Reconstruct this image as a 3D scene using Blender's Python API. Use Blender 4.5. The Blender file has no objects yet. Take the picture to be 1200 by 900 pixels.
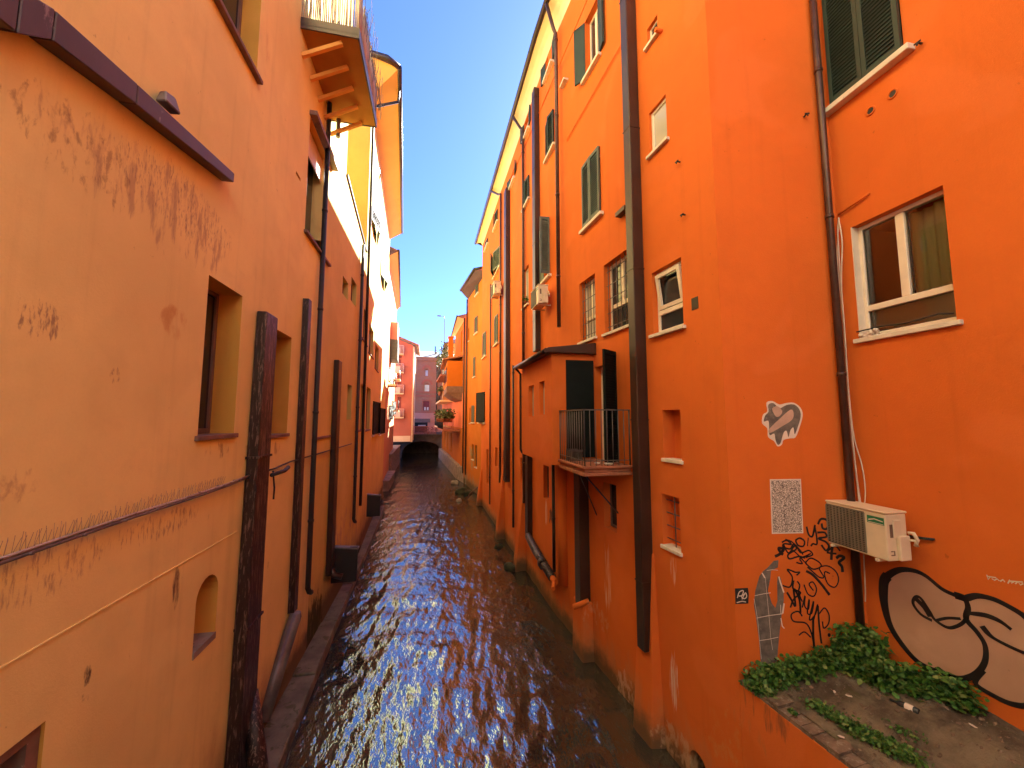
import bpy, bmesh, math, random
from mathutils import Vector, Matrix, noise
random.seed(7)
SC = bpy.context.scene
COL = SC.collection

# ------------------------------------------------------------------ camera model (used to survey the place from the photograph)
F = 450.0            # focal length in photograph pixels (1200 px wide)
EYE = 5.0            # eye height above the canal
PITCH = math.atan(40/450)
YAW = math.atan(100/450*math.cos(PITCH))

def ray(px, py):
    a = (px-600)/F; b = -(py-450)/F
    f = math.cos(PITCH)-b*math.sin(PITCH); u = math.sin(PITCH)+b*math.cos(PITCH)
    return Vector((a*math.cos(YAW)+f*math.sin(YAW), -a*math.sin(YAW)+f*math.cos(YAW), u))

def on_level(px, py, z):
    d = ray(px, py); t = (z-EYE)/d.z
    return Vector((d.x*t, d.y*t, z))

class Plane:
    """A vertical plane through two plan points; s runs along it, o points to the viewer's side."""
    def __init__(s, A, B):
        s.A = Vector((A[0], A[1], 0)); s.B = Vector((B[0], B[1], 0))
        s.e = (s.B-s.A).normalized(); s.L = (s.B-s.A).length
        n = Vector((-s.e.y, s.e.x, 0))
        if n.dot(-s.A) < 0: n = -n
        s.n = n
    def pt(s, a, z, o=0.0):
        p = s.A+s.e*a+s.n*o; return Vector((p.x, p.y, z))
    def sz(s, px, py, o=0.0):
        d = ray(px, py); C = Vector((0, 0, EYE))
        t = (s.A+s.n*o-C).dot(s.n)/d.dot(s.n)
        p = C+d*t
        return (p-s.A).dot(s.e), p.z
    def hit(s, px, py, o=0.0):
        a, z = s.sz(px, py, o); return s.pt(a, z, o)
    def rect(s, x1, y1, x2, y2):
        a, za = s.sz(x1, y1); b, zb = s.sz(x2, y2)
        return (min(a, b), max(a, b), min(za, zb), max(za, zb))

# ------------------------------------------------------------------ objects
ORIGIN = {}
def link(o): COL.objects.link(o); return o

def tag(o, label=None, cat=None, group=None, kind=None):
    if label: o['label'] = label
    if cat: o['category'] = cat
    if group: o['group'] = group
    if kind: o['kind'] = kind
    return o

def thing(name, loc, label, cat, group=None):
    o = bpy.data.objects.new(name, None); link(o)
    o.location = loc; o.empty_display_size = .2
    ORIGIN[o.name] = Vector(loc)
    return tag(o, label, cat, group)

def mk(name, bm, mat, parent=None, smooth=False, origin=None):
    """Link a bmesh written in world coordinates as ONE mesh object (a part when parent is given)."""
    me = bpy.data.meshes.new(name)
    bmesh.ops.recalc_face_normals(bm, faces=bm.faces)
    if parent is None:
        if origin is None:
            vs = [v.co for v in bm.verts]
            lo = [min(v[i] for v in vs) for i in range(3)]; hi = [max(v[i] for v in vs) for i in range(3)]
            origin = Vector(((lo[0]+hi[0])/2, (lo[1]+hi[1])/2, lo[2]))
        org = Vector(origin)
    else:
        org = ORIGIN[parent.name]
    for v in bm.verts: v.co -= org
    bm.to_mesh(me); bm.free()
    mats = mat if isinstance(mat, (list, tuple)) else [mat]
    for m in mats: me.materials.append(m)
    if smooth:
        for p in me.polygons: p.use_smooth = True
    o = bpy.data.objects.new(name, me); link(o)
    ORIGIN[o.name] = org
    if parent is None: o.location = org
    else: o.parent = parent
    return o

def struct(name, bm, mat, smooth=False):
    o = mk(name, bm, mat, None, smooth); o['kind'] = 'structure'; return o

def copy_tree(o, parent=None):
    c = o.copy(); COL.objects.link(c)
    if parent is not None: c.parent = parent
    for ch in list(o.children): copy_tree(ch, c)
    return c

# ------------------------------------------------------------------ shapes
def B(): return bmesh.new()
def quad(bm, *ps, mi=0):
    f = bm.faces.new([bm.verts.new(p) for p in ps]); f.material_index = mi; return f

def hexa(bm, ps, mi=0):
    """eight points: bottom loop then top loop"""
    v = [bm.verts.new(p) for p in ps]
    for idx in ((3, 2, 1, 0), (4, 5, 6, 7), (0, 1, 5, 4), (1, 2, 6, 5), (2, 3, 7, 6), (3, 0, 4, 7)):
        f = bm.faces.new([v[i] for i in idx]); f.material_index = mi

def obox(bm, O, U, V, N, u0, u1, v0, v1, n0, n1, mi=0):
    P = lambda u, v, n: O+U*u+V*v+N*n
    hexa(bm, [P(u0, v0, n0), P(u1, v0, n0), P(u1, v0, n1), P(u0, v0, n1), P(u0, v1, n0), P(u1, v1, n0), P(u1, v1, n1), P(u0, v1, n1)], mi)

ZV = Vector((0, 0, 1))
def wbox(bm, W, s0, s1, z0, z1, o0, o1, mi=0):
    obox(bm, W.A, W.e, ZV, W.n, s0, s1, z0, z1, o0, o1, mi)

def box(bm, x0, x1, y0, y1, z0, z1, mi=0):
    obox(bm, Vector((0, 0, 0)), Vector((1, 0, 0)), ZV, Vector((0, 1, 0)), x0, x1, z0, z1, y0, y1, mi)

def bevel(bm, w, seg=1):
    bmesh.ops.bevel(bm, geom=list(bm.edges), offset=w, segments=seg, affect='EDGES', profile=.5, clamp_overlap=True)

def tube(bm, pts, r, seg=10, caps=True, mi=0):
    pts = [Vector(p) for p in pts]; rings = []
    rr = r if isinstance(r, (list, tuple)) else [r]*len(pts)
    up = None
    for i, p in enumerate(pts):
        t = (pts[min(i+1, len(pts)-1)]-pts[max(i-1, 0)])
        if t.length < 1e-9: t = Vector((0, 0, 1))
        t.normalize()
        if up is None:
            up = Vector((0, 0, 1)) if abs(t.z) < .9 else Vector((1, 0, 0))
        x = t.cross(up)
        if x.length < 1e-6: x = t.orthogonal()
        x.normalize(); y = x.cross(t).normalized(); up = y
        rings.append([bm.verts.new(p+x*math.cos(2*math.pi*k/seg)*rr[i]+y*math.sin(2*math.pi*k/seg)*rr[i]) for k in range(seg)])
    for a, b in zip(rings, rings[1:]):
        for k in range(seg):
            f = bm.faces.new((a[k], a[(k+1) % seg], b[(k+1) % seg], b[k])); f.smooth = True; f.material_index = mi
    if caps:
        for rg in (rings[0], rings[-1]):
            f = bm.faces.new(rg); f.material_index = mi

def collars(bm, p, q, r, step, mi=0):
    p = Vector(p); q = Vector(q); d = (q-p); L = d.length; d.normalize()
    k = step*.6
    while k < L:
        tube(bm, [p+d*(k-.025), p+d*(k+.025)], r, 10, True, mi); k += step

def lathe(bm, c, prof, seg=16, mi=0, axis=ZV):
    """prof: (radius, height) pairs about an axis"""
    c = Vector(c); a = axis.normalized(); x = a.orthogonal().normalized(); y = a.cross(x)
    rings = []
    for r, h in prof:
        rings.append([bm.verts.new(c+a*h+(x*math.cos(2*math.pi*k/seg)+y*math.sin(2*math.pi*k/seg))*max(r, .0005)) for k in range(seg)])
    for p, q in zip(rings, rings[1:]):
        for k in range(seg):
            f = bm.faces.new((p[k], p[(k+1) % seg], q[(k+1) % seg], q[k])); f.smooth = True; f.material_index = mi
    bm.faces.new(rings[0]).material_index = mi; bm.faces.new(rings[-1]).material_index = mi

def prism(bm, poly, O, U, V, N, n0, n1, mi=0):
    """a flat outline (u, v) given thickness from n0 to n1 along N"""
    a = [bm.verts.new(O+U*u+V*v+N*n0) for u, v in poly]; b = [bm.verts.new(O+U*u+V*v+N*n1) for u, v in poly]
    n = len(poly)
    fs = [bm.faces.new(a), bm.faces.new(b)]+[bm.faces.new((a[k], a[(k+1) % n], b[(k+1) % n], b[k])) for k in range(n)]
    for f in fs: f.material_index = mi

def ribbon(bm, pts, w, N, o, mi=0, th=.003):
    """a flat painted stroke of width w lying on a surface of normal N"""
    P = [Vector(p)+N*o for p in pts]; n = len(P); L = []; Rr = []
    ww = w if isinstance(w, (list, tuple)) else [w]*n
    for i, p in enumerate(P):
        t = P[min(i+1, n-1)]-P[max(i-1, 0)]
        if t.length < 1e-9: t = Vector((1, 0, 0))
        t.normalize(); x = t.cross(N).normalized()*ww[i]/2
        L.append(bm.verts.new(p+x)); Rr.append(bm.verts.new(p-x))
    for i in range(n-1):
        f = bm.faces.new((L[i], Rr[i], Rr[i+1], L[i+1])); f.material_index = mi

def smooth_path(pts, k=6, closed=False):
    """Catmull-Rom through 2-D points"""
    n = len(pts); out = []
    g = (lambda i: pts[i % n]) if closed else (lambda i: pts[max(0, min(n-1, i))])
    for i in range(n if closed else n-1):
        p0, p1, p2, p3 = g(i-1), g(i), g(i+1), g(i+2)
        for j in range(k):
            t = j/k
            out.append(tuple(.5*((2*p1[c])+(-p0[c]+p2[c])*t+(2*p0[c]-5*p1[c]+4*p2[c]-p3[c])*t*t+(-p0[c]+3*p1[c]-3*p2[c]+p3[c])*t**3) for c in range(len(p1))))
    if not closed: out.append(tuple(pts[-1]))
    return out

def wall_sheet(bm, W, s0, s1, z0, z1, ops, mi=0, mr=0):
    """front of a wall with recessed openings; ops = (s0, s1, z0, z1, depth[, 'arch'])"""
    ops = [o for o in ops if o[1] > s0 and o[0] < s1]
    S = sorted({s0, s1} | {min(max(v, s0), s1) for o in ops for v in o[:2]}); Z = sorted({z0, z1} | {min(max(v, z0), z1) for o in ops for v in o[2:4]})
    for i in range(len(S)-1):
        run = None
        for j in range(len(Z)-1):
            a, b, c, d = S[i], S[i+1], Z[j], Z[j+1]
            ms, mz = (a+b)/2, (c+d)/2
            if any(o[0] < ms < o[1] and o[2] < mz < o[3] for o in ops): continue
            quad(bm, W.pt(a, c), W.pt(b, c), W.pt(b, d), W.pt(a, d), mi=mi)
    for o in ops:
        a, b, c, d, dep = o[:5]
        if len(o) > 5:
            n = 10; cx = (a+b)/2; rx = (b-a)/2; rz = min(rx*1.0, (d-c)*.35); zs = d-rz
            arc = [(cx+rx*math.cos(math.pi*k/n), zs+rz*math.sin(math.pi*k/n)) for k in range(n+1)]
            for k in range(n):
                (p, q), (p2, q2) = arc[k], arc[k+1]
                quad(bm, W.pt(p, q), W.pt(p, d), W.pt(p2, d), W.pt(p2, q2), mi=mi)
                quad(bm, W.pt(p, q), W.pt(p2, q2), W.pt(p2, q2, -dep), W.pt(p, q, -dep), mi=mr)
            loop = [(a, c), (b, c)]+arc
            f = bm.faces.new([bm.verts.new(W.pt(p, q, -dep)) for p, q in loop]); f.material_index = mr
            top = zs
        else:
            quad(bm, W.pt(a, d), W.pt(b, d), W.pt(b, d, -dep), W.pt(a, d, -dep), mi=mr)
            quad(bm, W.pt(a, c, -dep), W.pt(b, c, -dep), W.pt(b, d, -dep), W.pt(a, d, -dep), mi=mr)
            top = d
        quad(bm, W.pt(a, c), W.pt(a, top), W.pt(a, top, -dep), W.pt(a, c, -dep), mi=mr)
        quad(bm, W.pt(b, c), W.pt(b, top), W.pt(b, top, -dep), W.pt(b, c, -dep), mi=mr)
        quad(bm, W.pt(a, c), W.pt(b, c), W.pt(b, c, -dep), W.pt(a, c, -dep), mi=mr)

# ------------------------------------------------------------------ materials
def nt(name):
    m = bpy.data.materials.new(name); m.use_nodes = True
    t = m.node_tree; t.nodes.clear()
    out = t.nodes.new('ShaderNodeOutputMaterial'); b = t.nodes.new('ShaderNodeBsdfPrincipled')
    t.links.new(b.outputs[0], out.inputs[0])
    return m, t, b

class G:
    """small helper to write node graphs"""
    def __init__(s, t): s.t = t
    def n(s, typ, ins=None, **kw):
        x = s.t.nodes.new(typ)
        for k, v in kw.items(): setattr(x, k, v)
        for k, v in (ins or {}).items():
            if hasattr(v, 'is_linked') or isinstance(v, bpy.types.NodeSocket): s.t.links.new(v, x.inputs[k])
            else: x.inputs[k].default_value = v
        return x
    def math(s, op, a, b=0.0, c=0.0, clamp=False):
        return s.n('ShaderNodeMath', {0: a, 1: b, 2: c}, operation=op, use_clamp=clamp).outputs[0]
    def pos(s): return s.n('ShaderNodeNewGeometry').outputs['Position']
    def scale(s, v, sc): return s.n('ShaderNodeVectorMath', {0: v, 1: sc}, operation='MULTIPLY').outputs[0]
    def noise(s, v, scale, detail=4, rough=.55, dist=0.0): return s.n('ShaderNodeTexNoise', {'Vector': v, 'Scale': scale, 'Detail': detail, 'Roughness': rough, 'Distortion': dist}).outputs[0]
    def ramp(s, f, a, b, smooth=True):
        return s.n('ShaderNodeMapRange', {'Value': f, 'From Min': a, 'From Max': b, 'To Min': 0.0, 'To Max': 1.0}, interpolation_type='SMOOTHSTEP' if smooth else 'LINEAR').outputs[0]
    def mix(s, f, a, b, mode='MIX'):
        x = s.t.nodes.new('ShaderNodeMix'); x.data_type = 'RGBA'; x.blend_type = mode; x.clamp_factor = True
        for k, v in ((0, f), (6, a), (7, b)):
            if isinstance(v, bpy.types.NodeSocket): s.t.links.new(v, x.inputs[k])
            else: x.inputs[k].default_value = v if k == 0 else (tuple(v)+(1,) if len(v) == 3 else v)
        return x.outputs[2]
    def bump(s, h, strength, dist): return s.n('ShaderNodeBump', {'Height': h, 'Strength': strength, 'Distance': dist}).outputs[0]

def plaster(name, col, var=.10, stains=(), rough=.9, damp=None, streak=.12, bump=.35, fade=None):
    """painted render: tone patches, fine grain, rain streaks, and wear where stains says.
    stains: (centre, radii, colour, noise scale, threshold, vertical stretch, strength)"""
    m, t, b = nt(name); g = G(t); P = g.pos()
    big = g.noise(P, .55, 4, .6); mid = g.noise(P, 3.0, 5, .6)
    c = g.mix(g.ramp(big, .3, .7), tuple(x*(1-var) for x in col), tuple(min(1, x*(1+var*.8)) for x in col))
    c = g.mix(g.math('MULTIPLY', g.ramp(mid, .45, .75), .5), c, tuple(x*(1-1.4*var) for x in col))
    st = g.noise(g.scale(P, (3.5, 3.5, .16)), 1.6, 4, .6)
    c = g.mix(g.math('MULTIPLY', g.ramp(st, .52, .78), streak), c, tuple(x*.55 for x in col))
    # faded, repainted patches
    pt = g.noise(P, .9, 2, .4, .6)
    c = g.mix(g.math('MULTIPLY', g.ramp(pt, .56, .66), .26), c, fade or tuple(min(1, x*1.12+.03) for x in col))
    fine = g.noise(P, 60, 3, .6); grain = g.noise(P, 160, 2, .5)
    c = g.mix(g.math('MULTIPLY', g.ramp(fine, .35, .7), .10), c, tuple(x*.78 for x in col))
    # few small pits and specks
    sp = g.noise(P, 9.0, 3, .7); c = g.mix(g.math('MULTIPLY', g.ramp(sp, .70, .76), .45), c, tuple(x*.45 for x in col))
    if damp:
        z0, z1, dc = damp
        z = g.n('ShaderNodeSeparateXYZ', {0: P}).outputs[2]
        e = g.math('ADD', z, g.math('MULTIPLY', g.math('SUBTRACT', g.noise(g.scale(P, (1.6, 1.6, .7)), 1.4, 5, .6), .5), 1.6))
        c = g.mix(g.math('MULTIPLY', g.ramp(e, z1, z0), .75), c, dc)
        e2 = g.math('ADD', z, g.math('MULTIPLY', g.math('SUBTRACT', g.noise(P, 4, 4, .6), .5), .5))
        c = g.mix(g.math('MULTIPLY', g.ramp(e2, z0+.35, z0-.05), .8), c, (.07, .06, .035))
    for cen, rad, sc, nscale, th, stretch, k in stains:
        d = g.n('ShaderNodeVectorMath', {0: P, 1: cen}, operation='SUBTRACT').outputs[0]
        d = g.scale(d, (1/rad[0], 1/rad[1], 1/rad[2]))
        L = g.n('ShaderNodeVectorMath', {0: d}, operation='LENGTH').outputs['Value']
        fall = g.ramp(L, 1.0, .35)
        nz = g.noise(g.scale(P, (1, 1, stretch)), nscale, 5, .65, .3)
        v = g.math('ADD', nz, g.math('MULTIPLY', g.math('SUBTRACT', fall, 1.0), .35))
        c = g.mix(g.math('MULTIPLY', g.ramp(v, th-.03, th+.15), k), c, sc)
    t.links.new(c, b.inputs['Base Color'])
    b.inputs['Roughness'].default_value = rough
    b.inputs['Specular IOR Level'].default_value = .25
    h = g.math('ADD', g.math('MULTIPLY', fine, .5), g.math('ADD', g.math('MULTIPLY', grain, .25), g.math('MULTIPLY', mid, .9)))
    t.links.new(g.bump(h, bump, .012), b.inputs['Normal'])
    return m

def painted(name, col, rough=.5, metal=0.0, wear=None, wearth=.6, var=.15, scale=6.0, bumpk=.15, spec=.5, stretch=(1, 1, 1)):
    m, t, b = nt(name); g = G(t)
    tc = g.n('ShaderNodeTexCoord').outputs['Object']; P = g.scale(tc, stretch)
    n1 = g.noise(P, scale, 4, .6)
    c = g.mix(g.ramp(n1, .3, .7), tuple(x*(1-var) for x in col), tuple(min(1, x*(1+var)) for x in col))
    if wear:
        n2 = g.noise(P, scale*2.3, 6, .7, .4); c = g.mix(g.math('MULTIPLY', g.ramp(n2, wearth, wearth+.06), .85), c, wear)
    t.links.new(c, b.inputs['Base Color'])
    r = g.math('ADD', g.math('MULTIPLY', n1, .3), rough-.15); t.links.new(r, b.inputs['Roughness'])
    b.inputs['Metallic'].default_value = metal; b.inputs['Specular IOR Level'].default_value = spec
    n3 = g.noise(P, scale*8, 3, .6); t.links.new(g.bump(n3, bumpk, .005), b.inputs['Normal'])
    return m

def glass_dark(name, col=(.02, .022, .025), rough=.04):
    m, t, b = nt(name); g = G(t)
    n = g.noise(g.pos(), 1.3, 2, .5)
    t.links.new(g.mix(n, col, tuple(x*2.2 for x in col)), b.inputs['Base Color'])
    b.inputs['Roughness'].default_value = rough; b.inputs['IOR'].default_value = 1.5
    t.links.new(g.bump(g.noise(g.pos(), 2.0, 2), .05, .01), b.inputs['Normal'])
    return m

def glass_clear(name):
    m, t, b = nt(name); g = G(t); out = [x for x in t.nodes if x.type == 'OUTPUT_MATERIAL'][0]
    tr = g.n('ShaderNodeBsdfTransparent', {0: (.86, .9, .88, 1)}); gl = g.n('ShaderNodeBsdfGlossy', {'Roughness': .02})
    fr = g.n('ShaderNodeFresnel', {'IOR': 1.5})
    mx = g.n('ShaderNodeMixShader', {0: fr.outputs[0], 1: tr.outputs[0], 2: gl.outputs[0]})
    t.links.new(mx.outputs[0], out.inputs[0]); t.nodes.remove(b)
    return m
# ------------------------------------------------------------------ survey lines
LW = Plane((-2.48, 0), (-2.16, 20))            # left bank, near facades
RW1 = Plane((3.75, 4.24), (3.3, 10))           # right bank, corner house
RW2 = Plane((3.3, 10), (3.2, 23))
FWL = Plane((3.75, 4.24), (5.33, 3.89))        # the short wall that faces the viewer
RW3 = Plane((5.33, 3.89), (5.05, -3.11))       # set-back side wall above the planter
LS = lambda y: (y-LW.A.y)/LW.e.y               # Y -> s
R1S = lambda y: (y-RW1.A.y)/RW1.e.y
R2S = lambda y: (y-RW2.A.y)/RW2.e.y

# ------------------------------------------------------------------ materials
ORANGE = (.68, .145, .022)
M = {}
C_WHITE = (.80, .52, .38)
def st(W, px, py, rad, col, ns, th, stretch, k):
    return (tuple(W.hit(px, py)), rad, col, ns, th, stretch, k)
M['left'] = plaster('faded_orange_render', (.90, .755, .295), .08, [
    ((-2.42, 4.1, 7.0), (.5, 2.0, .75), (.40, .25, .16), 11, .49, .22, .6),
    ((-2.42, 4.3, 7.1), (.5, 1.7, .6), (.30, .19, .14), 55, .52, .22, .7),
    ((-2.42, 3.2, 6.9), (.5, 1.0, .5), (.22, .10, .06), 14, .52, .5, .55),
    st(LW, 372, 738, (.5, 1.3, .95), (.045, .055, .015), 7, .36, .45, .95),
    st(LW, 300, 830, (.6, .6, .5), (.3, .2, .14), 8, .46, .5, .6),
    st(LW, 45, 375, (.5, .3, .22), (.28, .17, .12), 34, .49, .3, .75),
    st(LW, 135, 440, (.5, .12, .12), (.32, .18, .11), 24, .50, .4, .7),
    st(LW, 20, 570, (.5, .25, .2), (.42, .25, .14), 10, .52, .5, .5),
    st(LW, 190, 615, (.5, 1.1, .22), (.32, .20, .14), 40, .50, .2, .7),
    st(LW, 60, 665, (.5, .9, .35), (.36, .22, .15), 36, .51, .22, .6),
    st(LW, 207, 690, (.5, .1, .45), (.12, .06, .04), 9, .46, .25, .9),
    st(LW, 102, 790, (.5, .06, .14), (.06, .035, .03), 8, .40, .4, .95),
    st(LW, 255, 528, (.5, .55, .18), (.2, .09, .06), 9, .52, .25, .8),
    st(LW, 322, 525, (.5, .5, .2), (.2, .09, .06), 9, .52, .25, .6),
    st(LW, 205, 380, (.5, .4, .3), (.56, .22, .06), 3, .5, .6, .6),
    st(LW, 300, 60, (.6, 1.2, 1.2), (.5, .24, .11), 4, .55, .2, .5),
], streak=.2, damp=(.5, 1.5, (.40, .26, .14)))
M['reveal'] = plaster('bounce_tinted_render', (.74, .40, .075), .08, streak=.1)  # reveal colour deepened to carry the warm light bounced between its sides
M['pale'] = plaster('pale_ochre_render', (.70, .57, .18), .09, [
    ((-2.3, 12.5, 1.6), (.6, 4.5, 1.4), (.46, .33, .22), 4, .5, .5, .7),
    st(LW, 366, 738, (.5, 1.2, 1.0), (.045, .055, .015), 6, .34, .45, .95), st(LW, 420, 650, (.5, 1.6, .6), (.06, .065, .02), 6, .40, .5, .85)], streak=.22, damp=(.6, 1.7, (.35, .27, .14)))
M['ochre'] = plaster('ochre_yellow_render', (.80, .42, .09), .07, streak=.1)
M['right'] = plaster('deep_orange_render', ORANGE, .06, [
    st(RW1, 712, 680, (.5, .26, 1.1), C_WHITE, 34, .47, .045, .7),
    st(RW1, 790, 800, (.5, .17, .7), (.80, .56, .44), 36, .45, .05, .85),
    st(RW1, 789, 668, (.5, .13, .4), (.78, .5, .36), 36, .45, .05, .7),
    st(RW1, 700, 720, (.6, .8, .5), (.66, .33, .16), 6, .50, .6, .6),
    st(RW1, 850, 860, (.6, .7, .7), (.62, .24, .07), 6, .50, .5, .6),
    st(RW2, 611, 600, (.5, .2, 1.0), C_WHITE, 26, .40, .05, .85),
    st(RW2, 640, 600, (.5, .16, .6), C_WHITE, 26, .42, .05, .8),
    st(RW2, 645, 605, (.5, .3, .35), (.05, .035, .03), 6, .44, .6, .85),
    st(FWL, 900, 850, (.9, .5, .6), (.50, .17, .05), 6, .48, .3, .6),
    st(RW1, 895, 830, (.5, .5, .4), (.16, .07, .035), 12, .5, .12, .7),
    st(RW1, 735, 810, (.6, .7, .5), (.66, .40, .27), 9, .44, .5, .65),
    st(RW1, 800, 885, (.6, .9, .45), (.60, .36, .2), 8, .42, .5, .7),
], streak=.16, damp=(.15, .9, (.50, .20, .08)))
M['amber'] = plaster('amber_orange_render', (.55, .165, .016), .07, [((3.1, 27.5, 2.2), (.9, 1.8, 1.6), (.32, .24, .12), 2.2, .42, .6, .85)], streak=.1, damp=(.3, 1.2, (.3, .24, .15)))
M['salmon'] = plaster('salmon_pink_render', (.64, .34, .17), .06, streak=.1)
M['red'] = plaster('brick_red_render', (.50, .16, .10), .06, streak=.08)
M['coral'] = plaster('coral_render', (.78, .24, .11), .06, streak=.08)
M['pinkwall'] = plaster('rose_render', (.72, .31, .22), .06, streak=.08)
M['cream'] = plaster('cream_soffit', (.80, .62, .38), .05, streak=.05)
M['soffit'] = plaster('ochre_soffit', (.78, .40, .10), .06, streak=.05)
M['slabund'] = plaster('shade_darkened_ochre_underside', (.44, .19, .035), .14, streak=.1)  # slab colour darkened as shade, offsetting light bounced from the sunlit walls
M['kerb'] = painted('damp_kerb_stone', (.15, .14, .095), .85, var=.35, scale=2.2, bumpk=.6, wear=(.07, .08, .03), wearth=.56)
M['darkstone'] = painted('dark_bridge_stone', (.075, .062, .055), .85, var=.3, scale=2, bumpk=.5)
M['wornbrick'] = painted('worn_brick_edge', (.17, .11, .075), .95, var=.4, scale=7, bumpk=.9, wear=(.27, .21, .16), wearth=.55)
M['stone'] = painted('grey_stone', (.28, .25, .21), .85, var=.3, scale=3, bumpk=.5, wear=(.12, .12, .07), wearth=.58)
M['sill'] = painted('pale_stone_sill', (.68, .60, .50), .7, var=.12, wear=(.4, .33, .26), wearth=.64)
M['sillbrown'] = painted('brown_stone_sill', (.20, .12, .09), .7, var=.2, wear=(.45, .36, .3), wearth=.62)
M['brown'] = painted('brown_sheet_metal', (.042, .020, .015), .4, metal=.1, var=.22, scale=1.8, bumpk=.08, wear=(.10, .06, .05), wearth=.70)
M['rust'] = painted('peeling_brown_flue', (.022, .009, .007), .5, var=.35, scale=7, bumpk=.5, wear=(.20, .13, .105), wearth=.535, stretch=(2.2, 2.2, .22))
M['copper'] = painted('old_copper_pipe', (.085, .040, .032), .4, metal=.4, var=.2, bumpk=.1)
M['dark'] = painted('black_metal', (.018, .016, .016), .55, var=.2)
M['zinc'] = painted('weathered_zinc', (.19, .175, .17), .55, metal=.3, var=.3, scale=3, wear=(.3, .28, .27), wearth=.66)
M['flash'] = painted('weathered_brown_flashing', (.075, .05, .05), .45, metal=.2, var=.25, scale=2.5, wear=(.28, .22, .2), wearth=.63, stretch=(1, 1, .5))
M['green'] = painted('dark_green_shutter', (.018, .034, .026), .6, var=.2, scale=5, bumpk=.1)
M['greygreen'] = painted('grey_green_shutter', (.085, .105, .085), .55, var=.2, scale=5, bumpk=.1)
M['black'] = painted('black_shutter', (.008, .011, .010), .7, var=.2, spec=.15)
M['white'] = painted('ivory_window_frame', (.78, .66, .54), .4, var=.05, bumpk=.04)
M['oldwood'] = painted('old_brown_wood', (.16, .09, .065), .7, var=.3, wear=(.35, .27, .22), wearth=.64, stretch=(1, 1, .3))
M['glass'] = glass_dark('dark_window_glass')
M['glasspale'] = glass_dark('curtained_window_glass', (.33, .31, .28), .06)
M['clear'] = glass_clear('clear_window_glass')
M['curtain'] = painted('beige_curtain', (.80, .72, .48), .9, var=.12, scale=2, stretch=(6, 6, .3))
M['room'] = painted('dark_room', (.05, .02, .015), .9)
M['iron'] = painted('grey_iron_railing', (.14, .12, .115), .45, metal=.4, var=.15)
M['tile'] = painted('terracotta_floor', (.36, .12, .06), .7, var=.2, bumpk=.3)
M['roof'] = painted('clay_roof_tile', (.36, .17, .09), .85, var=.35, scale=4, bumpk=.4)
M['acbody'] = painted('yellowed_white_casing', (.72, .58, .42), .45, var=.08, scale=3, bumpk=.03)
M['acgrille'] = painted('grey_fan_grille', (.20, .165, .12), .6, var=.1)
M['badge'] = painted('green_badge', (.01, .16, .07), .4, var=.1)
M['cable'] = painted('white_cable', (.70, .58, .46), .5, var=.08)
M['paint'] = painted('black_spray_paint', (.012, .009, .010), .6, var=.2)
M['gfill'] = plaster('dusty_pink_spray_fill', (.56, .33, .235), .22, streak=.05, bump=.2)
M['paper'] = painted('white_paper', (.74, .62, .54), .8, var=.06)
M['paperdark'] = painted('dark_grey_paper', (.16, .13, .115), .9, var=.3, scale=9, stretch=(1, 1, 1), wear=(.26, .21, .185), wearth=.6)
M['skin'] = painted('pinkish_print', (.52, .34, .27), .85, var=.12)
M['spike'] = painted('thin_steel_spikes', (.34, .24, .18), .5, metal=.3)
M['rail'] = painted('pale_conduit', (.46, .38, .32), .7, var=.25, wear=(.12, .08, .06), wearth=.58)
M['leaf'] = None

def leafmat(name, cols):
    m, t, b = nt(name); g = G(t)
    oi = g.n('ShaderNodeNewGeometry').outputs['Random Per Island']
    c = g.mix(g.ramp(oi, .0, .6, False), cols[0], cols[1]); c = g.mix(g.ramp(oi, .75, 1.0, False), c, cols[2])
    t.links.new(c, b.inputs['Base Color']); b.inputs['Roughness'].default_value = .5; b.inputs['Specular IOR Level'].default_value = .35
    return m
M['leaf'] = leafmat('weed_leaf', ((.024, .075, .012), (.065, .16, .022), (.20, .24, .07)))
M['leaf2'] = leafmat('balcony_leaf', ((.05, .08, .02), (.10, .14, .04), (.22, .22, .10)))
M['moss'] = painted('moss', (.028, .030, .012), .95, var=.5, scale=9, bumpk=.8)

# poster covered in dense handwriting-like squiggles
def squiggle():
    m, t, b = nt('poster_print'); g = G(t); P = g.pos()
    w = g.n('ShaderNodeTexNoise', {'Vector': P, 'Scale': 26.0, 'Detail': 2.0}).outputs['Color']
    P2 = g.n('ShaderNodeVectorMath', {0: P, 1: g.scale(w, (.035, .035, .035))}, operation='ADD').outputs[0]
    v = g.n('ShaderNodeTexVoronoi', {'Vector': P2, 'Scale': 46.0}, feature='DISTANCE_TO_EDGE').outputs[0]
    v2 = g.n('ShaderNodeTexVoronoi', {'Vector': P2, 'Scale': 27.0}, feature='DISTANCE_TO_EDGE').outputs[0]
    k = g.math('MAXIMUM', g.ramp(v, .11, .05), g.ramp(v2, .06, .03))
    t.links.new(g.mix(g.math('MULTIPLY', k, .9), (.72, .60, .53), (.10, .07, .065)), b.inputs['Base Color']); b.inputs['Roughness'].default_value = .8
    return m
M['squiggle'] = squiggle()

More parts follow.
